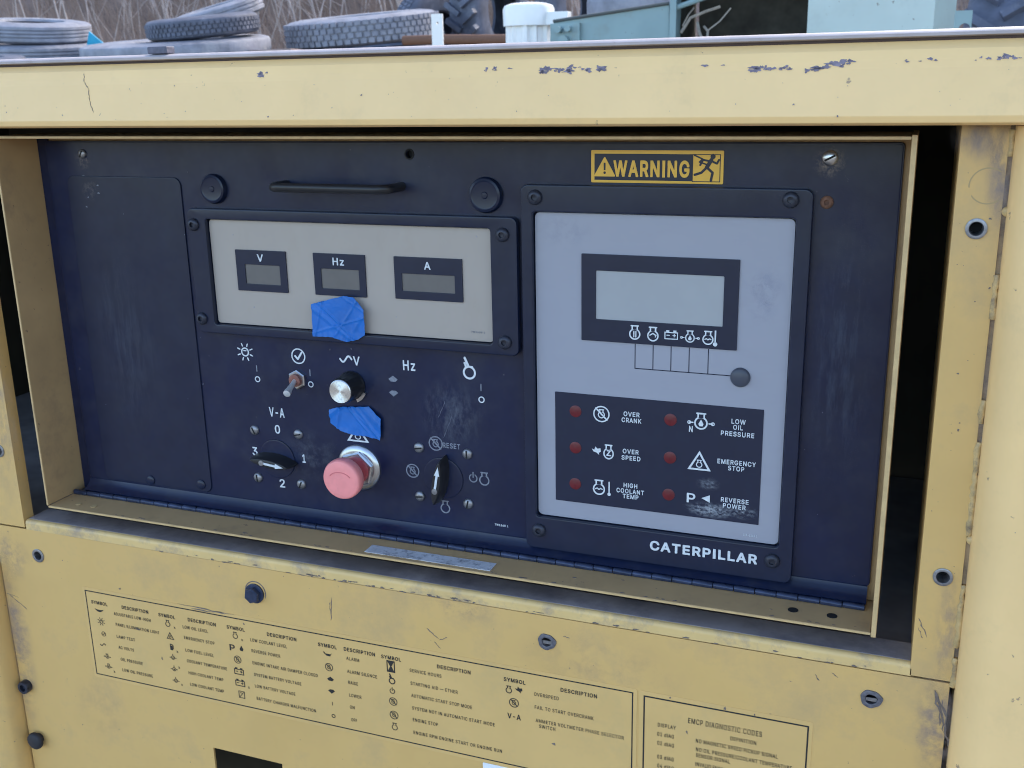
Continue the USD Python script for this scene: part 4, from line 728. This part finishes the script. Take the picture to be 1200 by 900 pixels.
for s, a, b in (('OVER', (0.0794, -0.1714), (0.0935, -0.1706)), ('CRANK', (0.0777, -0.1768), (0.0951, -0.1763)), ('OVER', (0.0790, -0.2056), (0.0932, -0.2046)), ('SPEED', (0.0780, -0.2115), (0.0948, -0.2107)), ('HIGH', (0.0801, -0.2368), (0.0924, -0.2366)), ('COOLANT', (0.0737, -0.2429), (0.0986, -0.2414)), ('TEMP', (0.0794, -0.2473), (0.0936, -0.2469)), ('LOW', (0.1719, -0.1688), (0.1836, -0.1687)), ('OIL', (0.1735, -0.1739), (0.1815, -0.1738)), ('PRESSURE', (0.1635, -0.1802), (0.1910, -0.1793)), ('EMERGENCY', (0.1615, -0.2055), (0.1935, -0.2046)), ('STOP', (0.1706, -0.2103), (0.1841, -0.2103)), ('REVERSE', (0.1656, -0.2398), (0.1889, -0.2389)), ('POWER', (0.1675, -0.2451), (0.1867, -0.2441))):
    obj('lettering', text(s, a, b, YB, .0039, True), m_white, lb, smooth=False)
for k, p, s in (('crank', (0.0595, -0.1733), .0074), ('speed', (0.0615, -0.2080), .0078), ('thermo', (0.0603, -0.2422), .0078), ('lowoil', (0.1465, -0.1718), .0080), ('stop', (0.1461, -0.2072), .0100)):
    obj('symbol', sym(k, p, s, YB), m_white, lb, smooth=False)
obj('symbol', [text('P', (0.1363, -0.2415), (0.1437, -0.2413), YB, .0082, True), stand(ext(Polygon([(-.0038, 0), (.0034, .0034), (.0034, -.0034)]), .0003), *(0.1528, -0.2404), YB)], m_white, lb, smooth=False)
for c_, rx, rz, am, lo in (((0.1575, -0.2503), .026, .0085, .85, .40), ((0.1845, -0.2488), .016, .0080, .6, .46), ((0.1543, -0.2267), .012, .0070, .35, .42)):
    smudge('rubbed_patch', c_, rx, rz, YB - .0004, (0.26, 0.27, 0.30), am, lb, 260, lo, (1, 1, 1.6))
for c_, rx, rz, am in (((0.1940, -0.0525), .022, .018, .35), ((0.0252, -0.0148), .03, .02, .22), ((0.1926, -0.0710), .016, .02, .3)): smudge('finger_mark', c_, rx, rz, 0, (0.20, 0.20, 0.25), am, co, 90, .42)
obj('lettering', text('115-2142 1', (0.1854, -0.2697), (0.1973, -0.2690), 0, .0018), m_white, co, smooth=False)
obj('maker_name', text('CATERPILLAR', (0.1058, -0.2892), (0.1989, -0.2879), -.005, .0080, 2, .0005), m_white, co, smooth=False)
for p in ((0.0022, 0.0130), (0.2111, 0.0152), (0.0023, -0.2887), (0.2115, -0.2876)): screw(p, -.005, .0064, co, m_bscrew, 'socket', .0036)

# ================================================================== WARNING SIGN
a, b = (0.0488, 0.0514), (0.1573, 0.0253)
ws = thing('warning_sign', 'small yellow and black WARNING sticker above the controller', 'sign', ((a[0] + b[0]) / 2, PF, b[1]))
obj('backing', slab(a[0], b[0], b[1], a[1], PF - .0006, PF, .001, .0002), m_warn, ws)
c, d = (0.0518, 0.0485), (0.1325, 0.0274); e1, e2 = (0.1331, 0.0480), (0.1543, 0.0275)
obj('black_field', plate(box(c[0], d[1], d[0], c[1]), PF - .0008, .0002), m_black, ws, smooth=False)
obj('black_field', plate(box(e1[0] - .0006, e2[1] - .0006, e2[0] + .0006, e1[1] + .0006).difference(box(e1[0], e2[1], e2[0], e1[1])), PF - .0008, .0002), m_black, ws, smooth=False)
obj('lettering', text('WARNING', (0.0680, 0.0367), (0.1304, 0.0369), PF - .0008, .0118, 2), m_warn, ws, smooth=False)
q = (0.0605, 0.0371)
tri = Polygon([(-.0082, -.0062), (.0082, -.0062), (0, .0082)]).buffer(.0006).difference(unary_union([box(-.0008, -.0018, .0008, .0042), Point(0, -.0038).buffer(.0011)]))
obj('symbol', stand(ext(tri, .0003), q[0], q[1], PF - .0008), m_warn, ws, smooth=False)
q = ((e1[0] + e2[0]) / 2 + .001, (e1[1] + e2[1]) / 2 + .0006)
obj('symbol', sym('person', q, .0118, PF - .0006), m_black, ws, smooth=False)

# ================================================================== YARD BEHIND: TYRES, CABINETS, CONTAINER
m_tyre = mat('dusty_glare_tyre_rubber', (0.23, 0.24, 0.29), 0.7, var=0.25, scale=9, bump=0.002, bscale=70, dirt=(0.36, 0.36, 0.39), dirt_amt=0.7, dirt_scale=6, dirt_lo=0.5)  # pale bluish base: dust, plus background glare put into the colour
m_tyre2 = mat('dark_tyre_rubber', (0.09, 0.10, 0.14), 0.65, var=0.3, scale=9, bump=0.002, bscale=70, dirt=(0.27, 0.28, 0.33), dirt_amt=0.6, dirt_scale=7, dirt_lo=0.54)
m_teal = mat('pale_teal_paint', (0.22, 0.33, 0.35), 0.45, var=0.1, scale=5, dirt=(0.20, 0.22, 0.18), dirt_amt=0.5, dirt_scale=9, dirt_lo=0.55, fine=((0.12, 0.08, 0.06), 40.0, 0.70, 0.7))
m_teal2 = mat('faded_teal_door', (0.45, 0.55, 0.53), 0.4, var=0.06, scale=5, dirt=(0.33, 0.40, 0.38), dirt_amt=0.4, dirt_scale=7, fine=((0.12, 0.08, 0.06), 40.0, 0.70, 0.7))
def ry(R, W, ribs, material, name, label, loc, tilt=(7, 0), upright=False, blocks=0, lugs=0, group=None, rim=.55, spin=0):
    """A tyre lying flat (or standing): carcass turned about its axis, with circumferential ribs or blocks or lugs of its own."""
    n = 56; h = W / 2
    prof = [(R * rim, -h * .72), (R * rim * 1.05, -h * .95), (R * .80, -h * 1.0), (R * .93, -h * .90), (R * .985, -h * .72)]
    g = R * .022
    zs = np.linspace(-h * .66, h * .66, ribs * 4 + 1) if ribs else [-h * .5, 0, h * .5]
    for i, z in enumerate(zs): prof.append((R - (g if ribs and i % 4 == 0 and 0 < i < len(zs) - 1 else 0) - R * .006 * (z / h) ** 2, z))
    prof += [(R * .985, h * .72), (R * .93, h * .90), (R * .80, h * 1.0), (R * rim * 1.05, h * .95), (R * rim, h * .72)]
    a = np.arange(n) * 2 * np.pi / n
    m = loft([np.stack([r * np.cos(a), r * np.sin(a), np.full(n, z)], 1) for r, z in prof], False, False)
    T = trimesh.transformations
    M4 = T.rotation_matrix(math.radians(tilt[0]), (1, 0, 0)) @ T.rotation_matrix(math.radians(tilt[1]), (0, 1, 0))
    if upright: M4 = T.rotation_matrix(math.radians(spin), (0, 0, 1)) @ M4 @ T.rotation_matrix(math.pi / 2, (1, 0, 0))
    M4 = T.translation_matrix(loc) @ M4
    m.apply_transform(M4)
    th = thing(name, label, 'tyre', loc, group)
    obj('carcass', m, material, th, smooth=40)
    if blocks:
        nb = 64; bl = []
        for row in range(blocks):
            z = (row - (blocks - 1) / 2) * W * .20
            for k in range(nb):
                b = trimesh.creation.box((R * .03, R * 2 * math.pi / nb * .72, W * .155)); b.apply_translation((R + R * .004, 0, z))
                b.apply_transform(T.rotation_matrix((k + .5 * (row % 2)) * 2 * math.pi / nb, (0, 0, 1))); bl.append(b)
        bm = cat(bl); bm.apply_transform(M4); obj('tread_blocks', bm, material, th, smooth=False)
    if lugs:
        bl = []
        for k in range(lugs):
            for sgn in (-1, 1):
                b = trimesh.creation.box((R * .12, R * .09, W * .52)); b.apply_transform(T.rotation_matrix(sgn * .6, (1, 0, 0))); b.apply_translation((R * 1.02, 0, sgn * W * .24))
                b.apply_transform(T.rotation_matrix((k + .5 * (sgn > 0)) * 2 * math.pi / lugs, (0, 0, 1))); bl.append(b)
        bm = cat(bl); bm.apply_transform(M4); obj('tread_lugs', bm, material, th, smooth=False)
    return th
GT = 'old tyres dumped in the yard'
def mid(a, b): return ((a[0] + b[0]) / 2, (a[1] + b[1]) / 2)
def hw(a, b): return abs(b[0] - a[0]) / 2
# left stack
a, b = (-6.7756, 0.5665), (-5.8855, 0.5375); c = mid(a, b); W_ = .155
ry(hw(a, b), W_, 4, m_tyre, 'tyre', 'grey ribbed tyre on top of the leftmost stack', (c[0], 6, c[1]), (4, 5), group=GT)
a, b = (-6.7740, 0.3973), (-5.8461, 0.3733); c2 = mid(a, b)
ry(hw(a, b), W_, 4, m_tyre, 'tyre', 'grey ribbed tyre squashed under the top tyre of the leftmost stack', (c2[0], 6, c[1] - .165), (4, 3), group=GT)
a = (-5.6625, 0.2860)
ry(.30, .12, 3, m_tyre2, 'tyre', 'dark tyre edge just above the hood at the far left corner', (a[0] - .20, 5, a[1] - .02), (6, 0), group=GT)
# second stack: wide pale tyre, smaller one on it, tilted one behind
a, b = (-5.6525, 0.3995), (-4.2803, 0.3622); c = mid(a, b)
ry(hw(a, b), .135, 0, m_tyre, 'tyre', 'wide pale smooth tyre lying under the small blocky tyre', (c[0], 6.0, c[1]), (5, 0), group=GT)
a, b = (-5.1219, 0.5428), (-4.3155, 0.5155); d = mid(a, b)
ry(hw(a, b), .150, 0, m_tyre2, 'tyre', 'small dark tyre with blocky tread lying on the wide pale tyre', (d[0], 6.0, d[1]), (6, -2), blocks=3, group=GT)
a, b = (-6.4424, 0.7918), (-5.5687, 0.7584); d = mid(a, b)
ry(hw(a, b), .16, 3, m_tyre, 'tyre', 'grey tyre tilted behind the small blocky tyre', (d[0], 8.0, d[1] - .02), (14, -10), group=GT)
# third stack
a, b = (-4.5453, 0.5403), (-3.3433, 0.5004); d = mid(a, b)
ry(hw(a, b), .215, 0, m_tyre, 'tyre', 'large grey tyre with honeycomb tread left of the white bracket', (d[0], 7, d[1]), (6, -2), blocks=4, group=GT)
a, b = (-4.5750, 0.3826), (-3.3718, 0.3503); e_ = mid(a, b)
ry(hw(a, b), .19, 2, m_tyre, 'tyre', 'grey tyre mostly hidden beneath the large honeycomb tread tyre', (e_[0], 7, d[1] - .225), (5, -1), group=GT)
# upright tyres farther back
a, b = (-4.1040, 0.5888), (-3.4683, 0.5671); d = mid(a, b)
ry(.42, .26, 0, m_tyre2, 'tyre', 'dark knobbly tyre standing behind the white bracket', (d[0], 8.0, d[1] - .12), (0, 0), True, blocks=3, group=GT, spin=68)
d = (-3.2508, 0.7244)
ry(.46, .30, 0, m_tyre2, 'tyre', 'muddy tractor tyre with deep lugs left of the white container', (d[0], 8.0, d[1] - .05), (0, 0), True, lugs=24, group=GT, spin=80)
d = (-2.1965, 0.6519)
ry(.36, .20, 3, m_tyre2, 'tyre', 'dark tyre standing between the white container and pale tyre', (d[0], 7, d[1] - .02), (0, 0), True, group=GT, spin=70)
a, b = (-1.7756, 0.5579), (-1.1730, 0.5336); d = mid(a, b)
ry(hw(a, b), .16, 0, m_tyre, 'tyre', 'pale smooth tyre behind the loose teal metal sheet', (d[0], 6, d[1] - .01), (5, 0), group=GT)
d = (0.6039, 0.3468)
ry(.42, .34, 0, m_tyre2, 'tyre', 'dark deep lugged tyre at the far right beyond the cabinet', (d[0] + .04, 5.0, d[1] - .18), (0, 0), True, lugs=18, group=GT, spin=78)

# cut tyre or board scraps
a, b = (-4.2682, 0.3384), (-3.9267, 0.3295)
obj('scrap_board', [bx(a[0], b[0], 5.9, 6.05, a[1] - .02, a[1] + .012)], mat('pinkish_board', (0.42, 0.32, 0.30), 0.8, var=0.2, scale=20), smooth=False, label='pinkish scrap board lying between the tyre stacks', cat='board')
a, b = (-2.7929, 0.3821), (-2.3376, 0.3684)
obj('rusty_pipe', tube([(a[0] - .3, 6.0, a[1]), (a[0], 6.0, a[1]), (b[0], 6.0, b[1]), (b[0] + .2, 6.0, b[1])], .032, 14), m_rust, smooth=50, label='brown rusty pipe lying behind the white bracket', cat='pipe')
# blue plastic sheet
a, b, c, d = (-5.8460, 0.3228), (-5.7878, 0.5281), (-5.5928, 0.4165), (-5.6588, 0.3058)
v0 = [(p[0], 6.0 + dy, p[1]) for p, dy in ((a, 0), (b, .02), (c, -.03), (d, .05))]
m = tm(np.array(v0 + [(x, y + .012, z) for x, y, z in v0]), [(0, 1, 2), (0, 2, 3), (4, 6, 5), (4, 7, 6), (0, 4, 5), (0, 5, 1), (1, 5, 6), (1, 6, 2), (2, 6, 7), (2, 7, 3), (3, 7, 4), (3, 4, 0)])
obj('plastic_sheet', m, mat('cyan_plastic', (0.03, 0.36, 0.55), 0.4, var=0.15, scale=12), smooth=False, label='folded bright cyan plastic scrap left of the wide pale tyre', cat='plastic sheet')
# white bracket
a, b = (-1.5739, 0.2061), (-1.5262, 0.3661)
wp = thing('white_bracket', 'upright white metal bracket with one bolt hole just behind the hood', 'bracket', ((a[0] + b[0]) / 2, 3.2, a[1]))
hp = (-1.5480, 0.3317)
obj('strip', [stand(ext(box(a[0], a[1] - .15, b[0], b[1]).difference(Point(hp).buffer(.005)), .008), 0, 0, 3.2)], mat('white_paint', (0.80, 0.80, 0.78), 0.4), wp, smooth=False)
# white container with ribs and a lid
a, b = (-1.4181, 0.3326), (-1.2031, 0.3252); cx, rad = (a[0] + b[0]) / 2, (b[0] - a[0]) / 2
zl, zt2, zb2 = (-1.3097, 0.3289)[1], (-1.3084, 0.4173)[1], (-1.3116, 0.2047)[1] - .2
m_wp = mat('white_plastic', (0.82, 0.84, 0.84), 0.3, var=0.03, scale=20)
ct = thing('white_container', 'white plastic container with ribbed sides and a lid behind the hood', 'container', (cx, 3.6, zb2))
n = 48; aa = np.arange(n) * 2 * np.pi / n; fl = 1 + .05 * np.sign(np.sin(aa * 12))
obj('body', loft([np.stack([cx + rad * .9 * fl * np.cos(aa), 3.6 + rad * .9 * fl * np.sin(aa), np.full(n, z)], 1) for z in (zb2, zl)], True, True), m_wp, ct, smooth=False)
T = trimesh.transformations
ld = tm(*[None] * 0) if False else loft([np.stack([cx + rad * k * np.cos(aa), 3.6 + rad * k * np.sin(aa), np.full(n, z)], 1) for k, z in ((1.0, zl - .003), (1.02, zl + (zt2 - zl) * .72), (.95, zl + (zt2 - zl) * .9), (.7, zt2), (.4, zt2 + .003))])
obj('lid', ld, m_wp, ct, smooth=35)
hd_ = loft([np.stack([cx + rad * (1.25 + .75 * k), np.full(0, 0)], 1)] * 2) if False else bx(cx + rad * .8, cx + rad * 1.75, 3.55, 3.60, zl - .002, zl + (zt2 - zl) * .55)
obj('lid_flap', hd_, m_wp, ct, smooth=False)

# teal cabinet lying open, its loose side panel at the left
cb = thing('teal_cabinet', 'pale teal metal cabinet with a dark open front and bare door face', 'cabinet', (.6, 3.2, .1))
pA, pB, pC = (-0.5996, 0.2060), (-0.1230, 0.2104), (0.2912, 0.2042)
top = (-0.2715, 0.5334)[1]; zb3 = pA[1] - .2
obj('jamb', bx(pA[0] - .012, pA[0] + .012, 3.18, 3.26, zb3, top), m_teal, cb, smooth=False)
obj('door_face', bx(pB[0], pC[0], 3.19, 3.22, zb3, top), m_teal2, cb, smooth=False)
obj('side', [tm([(pC[0], 3.2, zb3), (pC[0] + .07, 3.42, zb3), (pC[0] + .07, 3.42, top), (pC[0], 3.2, top), (pC[0] - .01, 3.21, zb3), (pC[0] + .055, 3.43, zb3), (pC[0] + .055, 3.43, top), (pC[0] - .01, 3.21, top)], [(0, 1, 2), (0, 2, 3), (4, 6, 5), (4, 7, 6), (0, 3, 7), (0, 7, 4), (1, 5, 6), (1, 6, 2), (3, 2, 6), (3, 6, 7), (0, 4, 5), (0, 5, 1)])], m_teal, cb, smooth=False)
obj('inside_lining', [bx(pA[0] + .012, pB[0], 3.60, 3.61, zb3, top), bx(pA[0] + .012, pB[0], 3.25, 3.60, pA[1] - .08, pA[1] - .07), bx(pB[0] - .004, pB[0] - .001, 3.23, 3.6, zb3, top), bx(pA[0] - .01, pA[0] + .0, 3.27, 3.6, zb3, top)], mat('dark_lining', (0.05, 0.05, 0.042), 0.8, var=0.5, scale=12), cb, smooth=False)
ra, rb = (-0.5935, 0.3515), (-0.3237, 0.3752)
obj('top_bar', tube([(ra[0], 3.2, ra[1]), (rb[0] + .3, 3.2, rb[1] - (ra[1] - rb[1]) + .12)], .010, 8), m_teal, cb, smooth=40)
obj('roof', bx(pA[0] - .012, pC[0], 3.19, 3.62, top, top + .02), m_teal, cb, smooth=False)
k0, k1 = (0.3560, 0.2023), (0.4104, 0.3037)
brk = box(k0[0], k0[1] - .05, k1[0], k1[1]).difference(Point((0.3894, 0.2450)).buffer(.018)).difference(box(k0[0] + .02, k0[1] - .06, k1[0] + .01, (0.3894, 0.2450)[1] - .004))
obj('hook_bracket', [stand(ext(brk, .01), 0, 0, 3.2)], m_teal, cb, smooth=False)
pn = thing('scrap_metal_sheet', 'loose pale teal metal sheet propped left of the open cabinet', 'metal sheet', (.35, 3.1, .1))
q = [(-1.0605, 0.3208), (-0.6160, 0.3671), (-0.6093, 0.2122), (-1.0787, 0.2001)]
poly = Polygon([q[0], q[1], (q[2][0], q[2][1] - .2), (q[3][0], q[3][1] - .2)])
obj('sheet', stand(ext(poly, .012), 0, 0, 3.2), m_teal, pn, smooth=False)
obj('top_flange', tube([(q[0][0], 3.185, q[0][1]), (q[1][0], 3.185, q[1][1])], .006, 8), mat('dark_edge', (0.07, 0.08, 0.08), 0.6), pn, smooth=40)
c0_, c1_ = (-1.0674, 0.3149), (-0.9517, 0.2216)
obj('cast_fitting', [bx(c0_[0], c1_[0], 3.168, 3.188, c1_[1] - .1, c0_[1] - .004)] + [stand(ext(Point((c0_[0] + c1_[0]) / 2 + dx, (c0_[1] + c1_[1]) / 2 + dz).buffer(rr_), .03), 0, 0, 3.168) for dx, dz, rr_ in ((-.02, .02, .012), (.018, .022, .011), (0, -.022, .02))], m_teal, pn, smooth=30)
# straw caught in the open cabinet
st = []
r = random.Random(3)
b0_ = (-0.5675, 0.3181)
for pts_, w in (([(-0.5819, 0.2653), (-0.5518, 0.3175), (-0.4993, 0.3390), (-0.4504, 0.3546)], .006), ([(-0.4959, 0.2270), (-0.5157, 0.2631), (-0.5294, 0.3020)], .006), ([(-0.4847, 0.2680), (-0.4424, 0.3018), (-0.4073, 0.3470)], .003), ([(-0.4836, 0.2325), (-0.4847, 0.2680), (-0.5039, 0.2864)], .005), ([(-0.5762, 0.2888), (-0.5584, 0.3296), (-0.5433, 0.3525)], .003)):
    st.append(tube([(p[0], 3.24 + .02 * i, p[1]) for i, p in enumerate(pts_)], w, 6))
obj('straw', st, mat('pale_straw', (0.36, 0.33, 0.29), 0.8, var=0.3, scale=40), smooth=40, label='pale dry straw hanging in the dark opening of the teal cabinet', cat='straw')
# small dark block left on the roof lip
a, b = (-0.3257, 0.1356), (-0.3053, 0.1296)
a = (a[0], .1352); rbm = slab(a[0], b[0], .1348, -.1348 * -1 + .0060, -.0705, -.060, .001, .0008)
obj('rubber_block', rbm, mat('grey_block', (0.10, 0.10, 0.14), 0.6, var=0.3, scale=200), smooth=30, label='small dark rubber block sitting on the roof edge at left', cat='rubber block')

# dry grass and twigs on the hillside
def blades(n, x0, x1, y0, y1, h0, h1, w, seed, lean):
    g = np.random.default_rng(seed)
    x, y = g.uniform(x0, x1, n), g.uniform(y0, y1, n); z = ground_z(x, y) - .03
    h = g.uniform(h0, h1, n) * g.uniform(.5, 1, n); lx = g.normal(lean, .35, n) * h; ly = g.normal(-.1, .25, n) * h
    a = g.uniform(0, np.pi, n); wx, wy = np.cos(a) * w, np.sin(a) * w
    P = np.stack([np.stack([x - wx, y - wy, z], 1), np.stack([x + wx, y + wy, z], 1), np.stack([x + lx * .45 + wx * .7, y + ly * .45, z + h * .6], 1), np.stack([x + lx * .45 - wx * .7, y + ly * .45, z + h * .6], 1), np.stack([x + lx, y + ly, z + h], 1)], 1).reshape(-1, 3)
    b = np.arange(n)[:, None] * 5
    return tm(P, np.concatenate([b + [0, 1, 2], b + [0, 2, 3], b + [3, 2, 4]]))
m_grass = mat('dead_grass', (0.27, 0.19, 0.155), 0.9, var=0.45, scale=1.5)
m_twig = mat('bare_twig', (0.38, 0.32, 0.30), 0.9, var=0.3, scale=3)
obj('dead_grass', cat([blades(15000, -13, 8, 9.6, 16, .3, .9, .007, 5, -.2), blades(9000, -14, -2.5, 9.4, 14, .5, 1.3, .006, 6, -.3)]), m_grass, smooth=False, kind='stuff', label='brown dead grass and brush covering the hillside', cat='grass')
tw = []
r = random.Random(21)
for k in range(120):
    x, y = r.uniform(-10.5, -2.6), r.uniform(8.8, 12.5); z = float(ground_z(x, y)); h = r.uniform(.9, 2.4); dx, dy = r.gauss(-.15, .45) * h * .5, r.gauss(0, .2) * h
    c = [np.array([x + dx * t + .05 * math.sin(5 * t + k), y + dy * t, z + h * t]) for t in (0, .35, .7, 1)]
    tw.append(tube(c, [.011, .009, .007, .003], 5))
    for j in range(3):
        t = r.uniform(.3, .8); p = c[0] * (1 - t) + c[3] * t; tw.append(tube([p, p + np.array([r.gauss(0, .25), r.gauss(0, .15), r.uniform(.2, .5)])], [.005, .002], 4))
obj('bare_twigs', cat(tw), m_twig, smooth=True, kind='stuff', label='pale bare twigs standing on the hillside behind the left tyres', cat='twigs')
